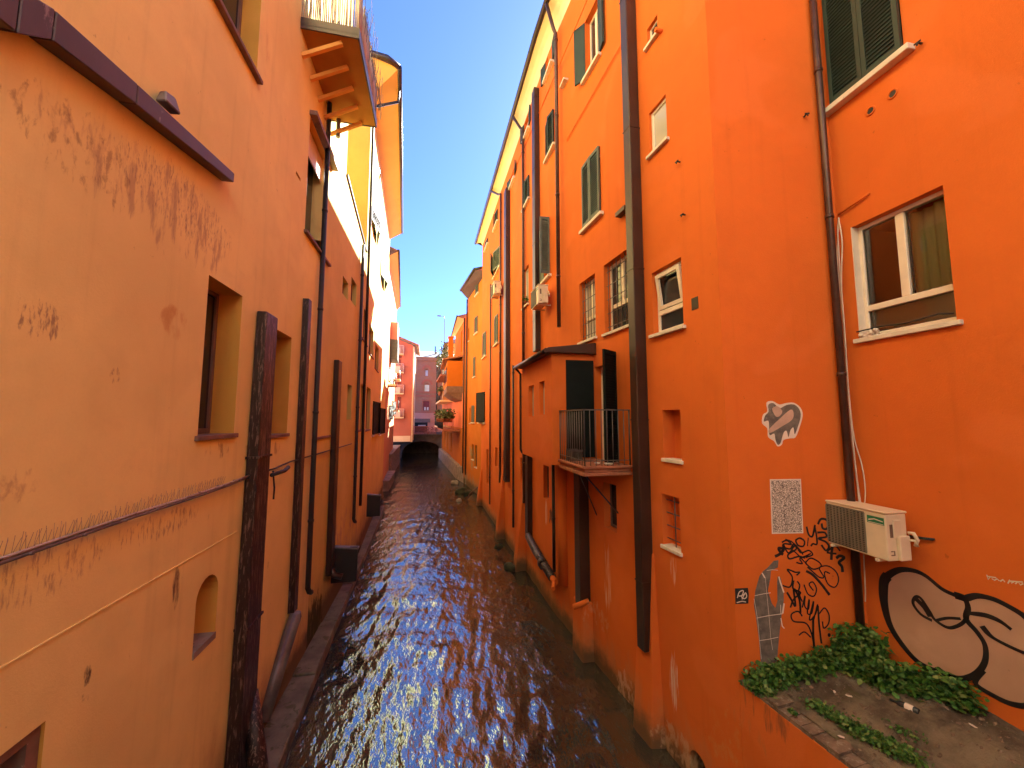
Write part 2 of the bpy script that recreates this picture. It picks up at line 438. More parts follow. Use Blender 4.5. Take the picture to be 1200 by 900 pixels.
def brick():
    m, t, b = nt('old_brick'); g = G(t); P = g.pos()
    s = g.n('ShaderNodeSeparateXYZ', {0: P}); v = g.n('ShaderNodeCombineXYZ', {0: g.math('ADD', s.outputs[0], s.outputs[1]), 1: s.outputs[2], 2: 0.0}).outputs[0]
    x = g.n('ShaderNodeTexBrick', {'Vector': v, 'Color1': (.50, .18, .08, 1), 'Color2': (.40, .14, .065, 1), 'Mortar': (.34, .24, .19, 1), 'Scale': 1.0, 'Mortar Size': .012, 'Brick Width': .28, 'Row Height': .075})
    c = g.mix(g.ramp(g.noise(P, 1.1, 4), .4, .7), x.outputs[0], (.42, .17, .09))
    t.links.new(c, b.inputs['Base Color']); b.inputs['Roughness'].default_value = .9
    return m
M['brick'] = brick()

def soil():
    m, t, b = nt('dry_soil'); g = G(t); P = g.pos()
    c = g.mix(g.ramp(g.noise(P, 2.2, 5, .6), .35, .65), (.10, .068, .045), (.27, .205, .135))
    c = g.mix(g.math('MULTIPLY', g.ramp(g.noise(P, 1.7, 4, .6, .5), .52, .64), .8), c, (.085, .09, .025))
    c = g.mix(g.math('MULTIPLY', g.ramp(g.noise(P, 30, 4, .7), .55, .75), .5), c, (.32, .26, .2))
    t.links.new(c, b.inputs['Base Color']); b.inputs['Roughness'].default_value = .95
    t.links.new(g.bump(g.noise(P, 18, 6, .75), 1.0, .05), b.inputs['Normal'])
    return m
M['soil'] = soil()

def water():
    m, t, b = nt('canal_water'); g = G(t); P = g.pos()
    n = g.noise(P, .5, 3)
    t.links.new(g.mix(n, (.032, .027, .019), (.050, .043, .032)), b.inputs['Base Color'])
    b.inputs['Roughness'].default_value = .09; b.inputs['IOR'].default_value = 2.1
    b.inputs['Specular IOR Level'].default_value = 1.0
    b.inputs['Specular Tint'].default_value = (.62, .86, .94, 1)
    v = g.n('ShaderNodeMapping', {'Vector': P, 'Rotation': (0, 0, math.radians(24)), 'Scale': (1.5, .8, 1)}).outputs[0]
    h = g.noise(v, 5.5, 3, .5)
    t.links.new(g.bump(h, .45, .05), b.inputs['Normal'])
    return m
M['water'] = water()

# ------------------------------------------------------------------ fittings
def sill(par, W, r, mat, o=.07, over=.05, th=.05, dep=.1):
    bm = B(); wbox(bm, W, r[0]-over, r[1]+over, r[2]-th, r[2]+.004, -dep, o); bevel(bm, .006)
    return mk('sill', bm, mat, par)

def window(par, W, r, dep, frame='white', pane='glass', lights=2, transom=0, fw=.05, sillmat='sill', so=.07, name='window', label=None):
    a, b, c, d = r; bm = B(); o0, o1 = -dep+.02, -dep+.075
    wbox(bm, W, a+.002, a+fw, c+.006, d-.002, o0, o1); wbox(bm, W, b-fw, b-.002, c+.006, d-.002, o0, o1)
    wbox(bm, W, a+fw, b-fw, c+.006, c+fw*1.3, o0, o1); wbox(bm, W, a+fw, b-fw, d-fw, d-.002, o0, o1)
    zt = c+fw*1.3
    if transom:
        zt = c+(d-c)*transom; wbox(bm, W, a+fw, b-fw, zt-fw*.7, zt+fw*.7, o0, o1+.01)
    for k in range(1, lights):
        m = a+(b-a)*k/lights; wbox(bm, W, m-fw*.85, m+fw*.85, zt+(fw*.7 if transom else 0), d-fw, o0, o1+.008)
    bevel(bm, .005)
    w = mk(name, bm, M[frame], par)
    if label: w['label'] = label
    bm = B(); wbox(bm, W, a+fw*.6, b-fw*.6, c+fw, d-fw*.6, o0+.018, o0+.03); mk('pane', bm, M[pane], w)
    if sillmat: sill(w, W, r, M[sillmat], so, dep=dep-.08)
    return w

def shutter(par, W, hs, z0, z1, w, side, ang, mat, o=.012, pitch=.05):
    a = math.radians(ang)
    U = W.e*(side*math.cos(a))+W.n*math.sin(a); N = W.n*math.cos(a)-W.e*(side*math.sin(a))
    O = W.pt(hs, 0, o); bm = B(); t = .04; sw = .055
    obox(bm, O, U, ZV, N, .003, sw, z0, z1, 0, t); obox(bm, O, U, ZV, N, w-sw, w-.003, z0, z1, 0, t)
    for z in (z0, z1-.08): obox(bm, O, U, ZV, N, sw, w-sw, z, z+.08, .002, t-.002)
    V = (ZV*.90-N*(.44 if ang <= 90 else -.44)).normalized(); N2 = U.cross(V)
    obox(bm, O, U, ZV, N, sw, w-sw, z0+.08, z1-.08, .003, .008)
    z = z0+.10
    while z < z1-.10:
        if True:
            Oz = O+N*(t/2); Oz = Vector((Oz.x, Oz.y, z))
            obox(bm, Oz, U, V, N2, sw, w-sw, -.030, .030, -.004, .004)
        z += pitch
    return mk('shutter', bm, mat, par)

def shut_pair(par, W, r, mat='greygreen', a1=0, a2=0, dep=.22, sillmat='sill', frame='white', pane='glass', so=.09):
    """window with two louvred shutters, hinged at either jamb and opened by a1, a2 degrees"""
    w = window(par, W, r, dep, frame, pane, sillmat=None)
    h = (r[1]-r[0])/2
    shutter(w, W, r[0], r[2]+.03, r[3], h, 1, a1, M[mat]); shutter(w, W, r[1], r[2]+.03, r[3], h, -1, a2, M[mat])
    if sillmat: sill(w, W, r, M[sillmat], so, .10, .07, dep-.05)
    return w

def grille(par, W, r, o, nv, nh, rad=.008):
    bm = B()
    for k in range(nv):
        s = r[0]+(r[1]-r[0])*(k+.5)/nv; tube(bm, [W.pt(s, r[2]+.01, o), W.pt(s, r[3]-.01, o)], rad, 6)
    for k in range(nh):
        z = r[2]+(r[3]-r[2])*(k+.5)/nh; tube(bm, [W.pt(r[0], z, o-.014), W.pt(r[1], z, o-.014)], rad, 6)
    return mk('window_bars', bm, M['iron'], par)

def downpipe(par, W, s, z0, z1, r=.045, o=.075, mat='copper', foot=None, top=None, step=2.2):
    pts = [W.pt(s, z1, o), W.pt(s, z0, o)]
    if top is not None: pts = [W.pt(*top), W.pt(top[0]+(s-top[0])*.75, z1+.12, o+(top[2]-o)*.25)]+pts
    if foot: pts += [W.pt(s+foot*.3, z0-.08, o+.02), W.pt(s+foot, z0-.12, o+.04)]
    bm = B(); tube(bm, pts, r, 10)
    collars(bm, W.pt(s, z0, o), W.pt(s, z1, o), r+.009, step)
    return mk('downpipe', bm, M[mat], par)

def flue(par, W, s0, s1, z0, z1, o=.16, mat='brown', name='flue', ang=0, seams=2.4):
    bm = B(); wbox(bm, W, s0, s1, z0, z1, .004, o); bevel(bm, .012)
    z = z0+seams*.4
    while z < z1:
        wbox(bm, W, s0-.006, s1+.006, z, z+.02, .002, o+.006); z += seams
    return mk(name, bm, M[mat], par)
# ------------------------------------------------------------------ setting: canal bed, water, kerb
bm = B(); quad(bm, (-400, -400, -.75), (400, -400, -.75), (400, 700, -.75), (-400, 700, -.75)); struct('ground', bm, M['soil'])

def wave(x, y):
    # chop running with the current, crests fanning from the left bank
    k = .40-.07*max(-2, min(3, x-.5))
    c, s = math.cos(k), math.sin(k); u = x*s+y*c; v = x*c-y*s
    w = noise.noise(Vector((u*.8, v*1.7, 0)))*.45+noise.noise(Vector((u*1.9+3, v*3.6, 3.3)))*.40
    q = noise.noise(Vector((x*1.2, y*2.6, 9.7)))*.60+noise.noise(Vector((x*2.6+y*.6, y*4.6, 5.1)))*.26
    r = 1-abs(noise.noise(Vector((u*1.1, v*2.7, 7.1))))*2
    calm = .55+.6*max(0, min(1, .5+noise.noise(Vector((x*.5, y*.33, 2.2)))*1.3))
    return ((w+q)*.044+r*.012)*calm*1.06+noise.noise(Vector((x*6.5, y*6.5, 1.7)))*.003
xs = []; x = -4.6
while x < 6.2:
    xs.append(x); x += .055 if -2.3 < x < 4.2 else .3
ys = []; y = -1.0; stp = .06
while y < 66:
    ys.append(y); y += stp if y > 3 else .3
    if y > 7: stp *= 1.012
bm = B(); grid = [[bm.verts.new((x, y, wave(x, y)*(1 if y > 3 else .5))) for x in xs] for y in ys]
for r0, r1 in zip(grid, grid[1:]):
    for k in range(len(xs)-1): bm.faces.new((r0[k], r0[k+1], r1[k+1], r1[k]))
struct('canal_water', bm, M['water'], smooth=True)

# stone kerb along the foot of the left facades
bm = B(); yk = [-1.0, 4, 6.2, 8.3, 10.2, 12.4, 14.6, 17, 19.6, 22.5]
for k in range(len(yk)-1):
    a, b = yk[k]+.008, yk[k+1]-.008; f = lambda y: -1.92-.0125*(y-6.4)+.015*math.sin(y*3)
    dz = .02*math.sin(k*2.7)
    hexa(bm, [(-3, a, -.7), (f(a), a, -.7), (f(b), b, -.7), (-3, b, -.7), (-3, a, .24+dz), (f(a), a, .22+dz), (f(b), b, .22+dz), (-3, b, .24+dz)])
bevel(bm, .02); struct('kerb', bm, M['kerb'])

# ------------------------------------------------------------------ LEFT BANK: the near faded orange house
A_END = LS(9.1)
hA = thing('rendered_house', (-2.45, 4.5, 0), 'faded orange rendered house nearest on the left bank with brown ledge and peeling flue', 'house')
w1 = LW.rect(245, 322, 274, 508); w2 = LW.rect(321, 384, 336, 508); w3 = LW.rect(375, 421, 386, 510)
nich = LW.rect(225, 772, 257, 666)
door = (LS(2.1), LW.sz(51, 870)[0], .9, LW.sz(53, 845)[1])
wt = (LS(3.55), LW.sz(301, 82)[0], LW.sz(285, 62)[1], LW.sz(285, 62)[1]+1.5)
wu = (LW.sz(357, 270)[0], LW.sz(384, 307)[0], LW.sz(357, 270)[1], LW.sz(388, 196)[1])
hole = LW.rect(347, 200, 352, 213)
bm = B()
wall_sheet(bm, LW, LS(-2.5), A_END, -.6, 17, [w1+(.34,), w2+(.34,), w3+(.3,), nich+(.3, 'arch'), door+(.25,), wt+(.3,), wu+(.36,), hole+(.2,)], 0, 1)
s0 = LS(-2.5)
quad(bm, LW.pt(s0, -.6), LW.pt(s0, -.6, -8), LW.pt(s0, 17, -8), LW.pt(s0, 17))
quad(bm, LW.pt(A_END, 9, -.01), LW.pt(A_END, 9, -8), LW.pt(A_END, 17, -8), LW.pt(A_END, 17, -.01))
quad(bm, LW.pt(s0, 17), LW.pt(A_END, 17), LW.pt(A_END, 17, -8), LW.pt(s0, 17, -8))
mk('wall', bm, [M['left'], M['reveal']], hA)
for r in (w1, w2, w3):
    w = window(hA, LW, r, .34 if r is not w3 else .3, 'oldwood', 'glass', 1, 0, .055, 'sillbrown', .035)
window(hA, LW, wt, .3, 'oldwood', 'glass', 2, 0, .06, 'sillbrown', .07)
w = window(hA, LW, wu, .36, 'oldwood', 'glass', 2, 0, .06, 'sillbrown', .07)
# half-lowered shutter box swung outward
bm = B(); zt = wu[3]-.02
for k in range(10): wbox(bm, LW, wu[0]+.03, wu[1]-.03, zt-.055*k-.052, zt-.055*k, -.15, -.125)
mk('roller_blind', bm, M['white'], w)
bm = B(); wbox(bm, LW, wu[0]-.06, wu[1]+.08, wu[3], wu[3]+.09, .002, .14); mk('lintel', bm, M['sillbrown'], w)
# niche sill and cellar door
bm = B(); wbox(bm, LW, nich[0]+.002, nich[1]-.002, nich[2]-.02, nich[2]+.05, -.29, .01); mk('niche_sill', bm, M['stone'], hA)
bm = B(); wbox(bm, LW, door[0], door[1]-.09, door[2], door[3]-.07, -.22, -.17)
for k in range(6): wbox(bm, LW, door[0]+k*.2, door[0]+k*.2+.02, door[2], door[3]-.07, -.17, -.16)
dd = mk('door', bm, M['oldwood'], hA)
bm = B(); wbox(bm, LW, door[0], door[1]-.004, door[3]-.07, door[3]-.004, -.2, -.02); wbox(bm, LW, door[1]-.09, door[1]-.004, door[2], door[3]-.07, -.2, -.02); mk('door_frame', bm, M['sillbrown'], dd)
# brown metal flashing above, a scar of an older roof
O = .13
pb = [LW.sz(276, 199, O), LW.sz(258, 197, O), LW.sz(62, 47, O), LW.sz(0, 42, O), (LS(1.9), LW.sz(0, 42, O)[1]-.02)]
bm = B(); far = (LW.sz(276, 190, O)[0], LW.sz(258, 197, O)[1]+.02)
P = [far, LW.sz(160, 122, O), LW.sz(62, 47, O), LW.sz(20, 38, O), (LS(1.7), LW.sz(20, 38, O)[1]-.10)]
hts = [.11, .165, .20, .27, .42]
for k in range(len(P)-1):
    (a, za), (b, zb) = P[k], P[k+1]; ha, hb = hts[k], hts[k+1]; g_ = .004
    hexa(bm, [LW.pt(a-g_, za), LW.pt(b+g_, zb), LW.pt(b+g_, zb, O), LW.pt(a-g_, za, O), LW.pt(a-g_, za+ha+.05), LW.pt(b+g_, zb+hb+.05), LW.pt(b+g_, zb+hb, O), LW.pt(a-g_, za+ha, O)])
bevel(bm, .006); mk('flashing', bm, M['flash'], hA)
# broken tile standing on the flashing
p = LW.hit(198, 121, .08); p.z = LW.sz(198, 123, .13)[1]+.03; bm = B()
hexa(bm, [p+Vector(v) for v in ((-.05, -.10, -.02), (.05, -.12, -.02), (.06, .08, .0), (-.04, .09, .0), (-.05, -.05, .11), (.03, -.10, .09), (.03, .04, .13), (-.04, .05, .17))])
bevel(bm, .012); tag(mk('broken_tile', bm, M['zinc']), 'broken grey tile piece lying on the brown flashing high on the left wall', 'tile')
# groove, cable, spikes
bm = B(); zg = LW.sz(140, 703)[1]; wbox(bm, LW, LS(-1), LW.sz(277, 623)[0], zg, zg+.012, .0, .008); mk('render_joint', bm, M['left'], hA)
cp = [LW.hit(x, y, .05) for x, y in ((0, 660), (75, 634), (150, 608), (215, 587), (262, 571), (308, 553))]
d0 = (cp[0]-cp[1]); cp = [cp[0]+d0*1.5]+cp
bm = B(); tube(bm, [p+Vector((.004, 0, .026)) for p in cp], .011, 6); mk('conduit', bm, M['rail'], hA)
bm = B(); tube(bm, cp, .014, 8)
for k in range(12):
    a = cp[0].lerp(cp[-1], k/11); tube(bm, [a+Vector((-.06, 0, -.0)), a+Vector((.03, 0, .0))], .012, 6)
mk('cable', bm, M['zinc'], hA)
bm = B(); cq = [LW.hit(x, y, .05) for x, y in ((308, 553), (322, 549), (340, 541), (372, 532), (412, 520))]
tube(bm, cq, .014, 8)
tube(bm, [cq[0]+Vector((.12, 0, -.05)), cq[1]+Vector((.14, 0, -.04)), cq[1]+Vector((.10, .3, -.02))], .03, 8)
tube(bm, [cq[0]+Vector((.1, .1, 0)), cq[0]+Vector((.13, .1, -.25)), cq[0]+Vector((.12, .12, -.42))], .012, 6)
mk('cable', bm, M['dark'], hA)
bm = B(); a, b = cp[0], cp[-2]; n = 70
for k in range(n):
    p = a.lerp(b, k/n)+Vector((0, 0, .02))
    for sx, sy in ((.03, .0), (-.02, .03)):
        q = p+Vector((sx, sy+random.uniform(-.02, .02), .11+random.uniform(-.015, .015))); tube(bm, [p, q], .0015, 4, False)
mk('bird_spikes', bm, M['spike'], hA)
# peeling square flue
sf0, sf1 = LS(5.98), LS(6.40); bm = B(); z0 = .25; z1 = LW.sz(312, 366, .1)[1]
hexa(bm, [LW.pt(sf0-.16, z0, .005), LW.pt(sf1-.12, z0, .005), LW.pt(sf1-.12, z0, .17), LW.pt(sf0-.16, z0, .17), LW.pt(sf0, z1, .005), LW.pt(sf1-.02, z1, .005), LW.pt(sf1-.02, z1, .14), LW.pt(sf0, z1, .14)])
bevel(bm, .018, 2)
for z in (z0+2.0, z0+4.2): wbox(bm, LW, sf0-.14+.06*(z/4), sf1-.06, z, z+.03, .003, .175)
mk('flue', bm, M['rust'], hA)
bm = B(); p0 = LW.pt(sf1-.1, 1.25, .1); p1 = LW.pt(sf1-.55, .25, .42)
tube(bm, [p0, p0.lerp(p1, .5), p1], [.07, .11, .13], 12); mk('pipe_stub', bm, M['rust'], hA)
# thin flue feeding a fat grey pipe that leans to the kerb
s_, z_ = LW.sz(370, 360, .1); s2_, z2_ = LW.sz(345, 716, .1)
bm = B(); wbox(bm, LW, s2_-.05, s2_+.13, z2_-.02, LW.sz(370, 358, .1)[1], .004, .11); mk('flue', bm, M['rust'], hA)
bm = B(); pA = LW.hit(346, 722, .13); pB = on_level(306, 846, .42)
tube(bm, [pA+Vector((0, 0, .06)), pA, pB], [.085, .105, .115], 14); mk('drain_pipe', bm, M['zinc'], hA)
# lump of mortar at its foot
bm = B(); bmesh.ops.create_icosphere(bm, subdivisions=3, radius=1, matrix=Matrix.Translation(on_level(300, 878, .3)+Vector((-.12, 0, .05))) @ Matrix.Diagonal((.17, .26, .34, 1)))
for v in bm.verts: v.co += Vector((1, 1, 1))*noise.noise(v.co*5)*.04
tag(mk('mortar_lump', bm, M['stone'], smooth=True), 'pinkish grey mortar lump on the kerb under the leaning drain pipe', 'stone')
s_ = LW.sz(372, 440, .08)[0]
downpipe(hA, LW, s_, LW.sz(353, 700, .08)[1], 13.6, .05, .08, 'dark', foot=.10)
s0 = LW.sz(392, 550, .12)[0]; s1 = s0+.34
bm = B(); wbox(bm, LW, s0, s1, LW.sz(384, 680, .12)[1], LW.sz(396, 421, .12)[1], .004, .13); bevel(bm, .012)
p = LW.pt(s0+.17, LW.sz(384, 680, .12)[1]+.1, .1); tube(bm, [p, p+Vector((.05, .02, -.14)), p+Vector((.25, .02, -.2))], .075, 10)
mk('flue', bm, M['brown'], hA)
# roof balcony: slab, struts, reed screen
zb = LW.sz(388, 138)[1]; yb0, yb1 = 7.05, 9.25
hs0, hs1 = LS(yb0), LS(yb1); pr = .98
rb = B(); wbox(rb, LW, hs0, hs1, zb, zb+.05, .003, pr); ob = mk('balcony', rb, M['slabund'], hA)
bm = B(); wbox(bm, LW, hs0, hs1, zb-.012, zb+.20, pr+.002, pr+.03)
wbox(bm, LW, hs0-.03, hs0-.002, zb-.012, zb+.20, .003, pr+.03); wbox(bm, LW, hs1+.002, hs1+.03, zb-.012, zb+.20, .003, pr+.03)
wbox(bm, LW, hs0-.03, hs1+.03, zb+.052, zb+.07, .003, pr)
mk('fascia', bm, M['flash'], ob)
for k in range(5):
    s = hs0+.12+(hs1-hs0-.2)*k/4; bm = B()
    a, b = LW.pt(s, zb-.42, .0), LW.pt(s, zb-.03, .68)
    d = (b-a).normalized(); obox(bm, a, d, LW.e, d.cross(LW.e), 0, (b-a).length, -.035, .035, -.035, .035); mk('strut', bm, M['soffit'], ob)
bm = B()
L_ = [LW.pt(hs0+(hs1-hs0)*k/75, 0, pr-.02) for k in range(76)]+[LW.pt(hs0, 0, pr*k/30) for k in range(31)]+[LW.pt(hs1, 0, pr*k/30) for k in range(31)]
for p in L_:
    h = 1.05+random.uniform(-.12, .12); q = Vector((random.uniform(-.02, .02), random.uniform(-.02, .02), 0))
    tube(bm, [Vector((p.x, p.y, zb+.07)), Vector((p.x, p.y, zb+.07+h))+q], .014, 5)
M['reed'] = painted('dry_reed', (.50, .42, .33), .8, var=.3, scale=2)
sc = mk('reed_screen', bm, M['reed'], ob)
bm = B()
for k in range(14):
    s = hs0+(hs1-hs0)*k/13; pts = []
    for j in range(14):
        t = j/13*math.pi*2*1.2; pts.append(LW.pt(s+.12*math.cos(t)+.02*j, zb+.55+.3*math.sin(t)+.05*j*random.random(), pr+.06+.03*math.sin(t*2)+.004*j))
    tube(bm, pts, .0045, 5, False)
mk('wire', bm, M['zinc'], sc)

# baffle boxes on the kerb
def baffle(x1, y1, x2, y2, o1, label, zlow):
    s, zt = LW.sz(x1, y1); bm = B(); zb_ = LW.sz(x2, y2)[1]
    obox(bm, LW.A, LW.e, ZV, LW.n, s, s+.09, zb_, zt-.04, .003, o1)
    bevel(bm, .008)
    o = mk('metal_hood', bm, M['dark']); tag(o, label, 'hood'); bm = B()
    hexa(bm, [LW.pt(s-.02, zt-.038, .003), LW.pt(s+.15, zt-.038, .003), LW.pt(s+.15, zt-.098, o1+.02), LW.pt(s-.02, zt-.098, o1+.02), LW.pt(s-.02, zt, .003), LW.pt(s+.15, zt, .003), LW.pt(s+.15, zt-.06, o1+.02), LW.pt(s-.02, zt-.06, o1+.02)])
    mk('lid', bm, M['zinc'], o)
baffle(389, 641, 391, 678, .62, 'larger black metal hood jutting from the left wall beside the brown flue', 0)
baffle(430, 579, 431, 603, .50, 'smaller black metal hood farther up the left wall above the kerb', 0)

# ------------------------------------------------------------------ LEFT BANK: pale house with a low parapet
hB = thing('pale_house', (-2.3, 11.5, 0), 'pale ochre house half in sun, with a low parapet, second on the left bank', 'house')
B_END = LS(14.2); B_MID = LS(10.85)
ops = [LW.rect(402, 323, 407.5, 352)+(.22,), LW.rect(412, 324, 417, 360)+(.22,), LW.rect(407.5, 450, 411, 492)+(.2,)]
bm = B(); wall_sheet(bm, LW, A_END+.002, B_MID, -.6, 17, ops)
wall_sheet(bm, LW, B_MID, B_END, -.6, 10.9, ops)
quad(bm, LW.pt(B_MID, 10.9), LW.pt(B_END, 10.9), LW.pt(B_END, 10.95), LW.pt(B_MID, 11.7))
quad(bm, LW.pt(B_MID, 11.7), LW.pt(B_END, 10.95), LW.pt(B_END, 10.95, -.25), LW.pt(B_MID, 11.7, -.25))
quad(bm, LW.pt(B_MID, 10, -.01), LW.pt(B_MID, 10, -1.2), LW.pt(B_MID, 17, -1.2), LW.pt(B_MID, 17, 0))
quad(bm, LW.pt(B_MID, 10.2, -.25), LW.pt(B_END, 10.2, -.25), LW.pt(B_END, 10.95, -.25), LW.pt(B_MID, 11.7, -.25))
quad(bm, LW.pt(A_END+.002, 17, 0), LW.pt(B_MID, 17, 0), LW.pt(B_MID, 17, -1.2), LW.pt(A_END+.002, 17, -1.2))
mk('wall', bm, M['pale'], hB)
bm = B(); hexa(bm, [LW.pt(B_MID+.01, 11.702, -.27), LW.pt(B_END, 10.952, -.27), LW.pt(B_END, 10.952, .05), LW.pt(B_MID+.01, 11.702, .05), LW.pt(B_MID+.01, 11.76, -.27), LW.pt(B_END, 11.01, -.27), LW.pt(B_END, 11.01, .05), LW.pt(B_MID+.01, 11.76, .05)])
mk('parapet_coping', bm, M['brown'], hB)
bm = B(); quad(bm, LW.pt(B_MID, 10.2, -.25), LW.pt(B_END, 10.2, -.25), LW.pt(B_END, 10.6, -7), LW.pt(B_MID, 10.6, -7)); mk('roof', bm, M['roof'], hB)
for o in ops: window(hB, LW, o[:4], .2, 'oldwood', 'glass', 1, 0, .04, None)
s_ = LW.sz(419, 470, .07)[0]
downpipe(hB, LW, s_, LW.sz(411, 612, .07)[1], 10.8, .05, .08, 'dark', foot=.1)
bm = B(); a = LW.pt(LS(9.16), 14.5, .09); tube(bm, [a, LW.pt(LS(9.16), 12.6, .09), LW.pt(LS(9.2), 12.2, .16), LW.pt(LS(9.2), 11.6, .16)], .05, 8); mk('downpipe', bm, M['zinc'], hB)

# ------------------------------------------------------------------ LEFT BANK: tall ochre house with a deep eave
LC = Plane((-2.25, 14.2), (-2.66, 26.2)); hC = thing('tall_house', (-2.4, 20, 0), 'tall ochre house with a deep dark-guttered eave behind the low parapet on the left', 'house')
TOPC = 17.3
opsC = [LC.rect(425, 357, 430, 405)+(.2,), LC.rect(433, 378, 437, 420)+(.2,), LC.rect(440, 402, 443, 436)+(.2,), LC.rect(420, 447, 426, 503)+(.2,), LC.rect(430, 453, 433, 503)+(.2,)]
shC = [LC.rect(437, 470, 443, 507), LC.rect(445, 478, 449, 507), LC.rect(435, 241, 441, 288), LC.rect(446, 302, 450, 342), LC.rect(440, 193, 443, 212)]
bm = B(); wall_sheet(bm, LC, 0, LC.L, -.6, TOPC, opsC+[r+(.2,) for r in shC])
quad(bm, LC.pt(LC.L, -.6), LC.pt(LC.L, TOPC), LC.pt(LC.L, TOPC, -8), LC.pt(LC.L, -.6, -8))
mk('wall', bm, M['pale'], hC)
bm = B(); quad(bm, LC.pt(0, 9.5, -.002), LC.pt(0, TOPC, -.002), LC.pt(0, TOPC, -8), LC.pt(0, 9.5, -8)); mk('gable_wall', bm, M['ochre'], hC)
for o in opsC: window(hC, LC, o[:4], .2, 'oldwood', 'glass', 1, 0, .04, 'sillbrown', .04)
for k, r in enumerate(shC): shut_pair(hC, LC, r, 'black' if k < 2 else 'greygreen', 4 if k < 2 else 10, 6 if k < 2 else 10, .18, 'sill' if k < 2 else None)
# eave: soffit, gutter and roof
def eave(par, line_in, line_out, z_wall, z_e, cove, soffit, gmat='brown', gr=.075, ridge=None, rmat='roof'):
    bm = B(); n = len(line_in)
    for k in range(n-1):
        pr_ = []
        for q in (k, k+1):
            a, b = Vector(line_in[q]), Vector(line_out[q])
            pr_.append([Vector((a.x+(b.x-a.x)*f, a.y+(b.y-a.y)*f, z_wall+(z_e-z_wall)*h)) for f, h in cove])
        for j in range(len(cove)-1): quad(bm, pr_[0][j], pr_[1][j], pr_[1][j+1], pr_[0][j+1])
    mk('soffit', bm, soffit, par)
    bm = B(); tube(bm, [Vector((p[0], p[1], z_e+.05)) for p in line_out], gr, 10)
    mk('gutter', bm, M[gmat], par)
    bm = B()
    for k in range(n-1):
        a, b = line_out[k], line_out[k+1]; c, d = ridge[k], ridge[k+1]
        quad(bm, (a[0], a[1], z_e+.07), (b[0], b[1], z_e+.07), d, c)
    mk('roof', bm, M[rmat], par)
COVE = [(0, 0), (.05, .32), (.22, .62), (.5, .84), (1, 1)]
FLAT = [(0, 0), (1, 1)]
li = [(-7.5, 14.2), (-2.25, 14.2), (-2.66, 26.2)]
eave(hC, [(-2.25, 14.19), (-2.66, 26.2)], [(-1.22, 13.4), (-1.9, 26.3)], TOPC-.25, TOPC+.3, FLAT, M['soffit'], 'brown', .10, [(-6, 13.4, 19.2), (-6, 26.3, 19.2)])
bm = B(); quad(bm, (-2.25, 14.19, TOPC-.25), (-1.22, 13.4, TOPC+.3), (-2.3, 13.25, TOPC+.45), (-7.5, 13.25, TOPC+.6)); quad(bm, (-2.25, 14.19, TOPC-.25), (-7.5, 13.25, TOPC+.6), (-7.5, 14.19, TOPC)); mk('soffit', bm, M['soffit'], hC)
bm = B(); tube(bm, [(-7.5, 13.2, TOPC+.62), (-2.3, 13.2, TOPC+.5), (-1.6, 13.2, TOPC+.42), (-1.22, 13.4, TOPC+.35)], .10, 10); mk('gutter', bm, M['brown'], hC)
s_ = LC.sz(434, 250, .08)[0]
bm = B(); a = LC.pt(.15, TOPC-1.0, .08)
tube(bm, [(-1.27, 14.35, TOPC+.3), (-1.3, 14.3, TOPC-.25), LC.pt(.15, TOPC-.55, .12), a, LC.pt(.15, 2, .08)], .05, 8); mk('downpipe', bm, M['dark'], hC)

# ------------------------------------------------------------------ LEFT BANK: two pink houses farther on
LD = Plane((-2.78, 26.25), (-3.2, 40)); hD = thing('salmon_house', (-3, 33, 0), 'sunlit salmon pink house with a green bay past the tall ochre house', 'house')
ops = [LD.rect(455.5, 430, 457, 447)+(.2,), LD.rect(458, 436, 459, 452)+(.2,), LD.rect(460, 470, 461.5, 486)+(.2,), LD.rect(456, 475, 458, 492)+(.2,)]
bm = B(); wall_sheet(bm, LD, 0, LD.L, -.6, 16.2, ops); quad(bm, LD.pt(0, 9, -.01), LD.pt(0, 16.2, 0), LD.pt(0, 16.2, -7), LD.pt(0, 9, -7)); quad(bm, LD.pt(LD.L, -.6), LD.pt(LD.L, 16.2), LD.pt(LD.L, 16.2, -7), LD.pt(LD.L, -.6, -7)); mk('wall', bm, M['salmon'], hD)
for o in ops: shut_pair(hD, LD, o[:4], 'greygreen', 8, 8, .18, 'sill')
eave(hD, [(-2.78, 26.3), (-3.2, 40)], [(-2.1, 26.4), (-2.85, 40)], 15.9, 16.35, FLAT, M['soffit'], 'brown', .09, [(-6, 26.3, 18), (-6, 40, 18)])
bm = B(); wbox(bm, LD, 5.0, 7.2, 9.7, 12.6, .002, .55); by_ = mk('bay', bm, M['pinkwall'], hD)
bm = B(); wbox(bm, LD, 4.95, 7.25, 9.6, 11.2, .0, .59); mk('bay_panel', bm, M['greygreen'], by_)
for k, (s, z) in enumerate(((3.5, 7.4), (9.5, 5.6), (11.5, 8.6))):
    bm = B(); wbox(bm, LD, s, s+1.6, z, z+.12, .002, .6); bl = mk('balcony', bm, M['cream'], hD)
    bm = B()
    for j in range(12): tube(bm, [LD.pt(s+.05+j*.135, z+.12, .55), LD.pt(s+.05+j*.135, z+1.0, .55)], .012, 5)
    tube(bm, [LD.pt(s, z+1.0, .55), LD.pt(s+1.6, z+1.0, .55)], .02, 6); mk('railing', bm, M['iron'], bl)

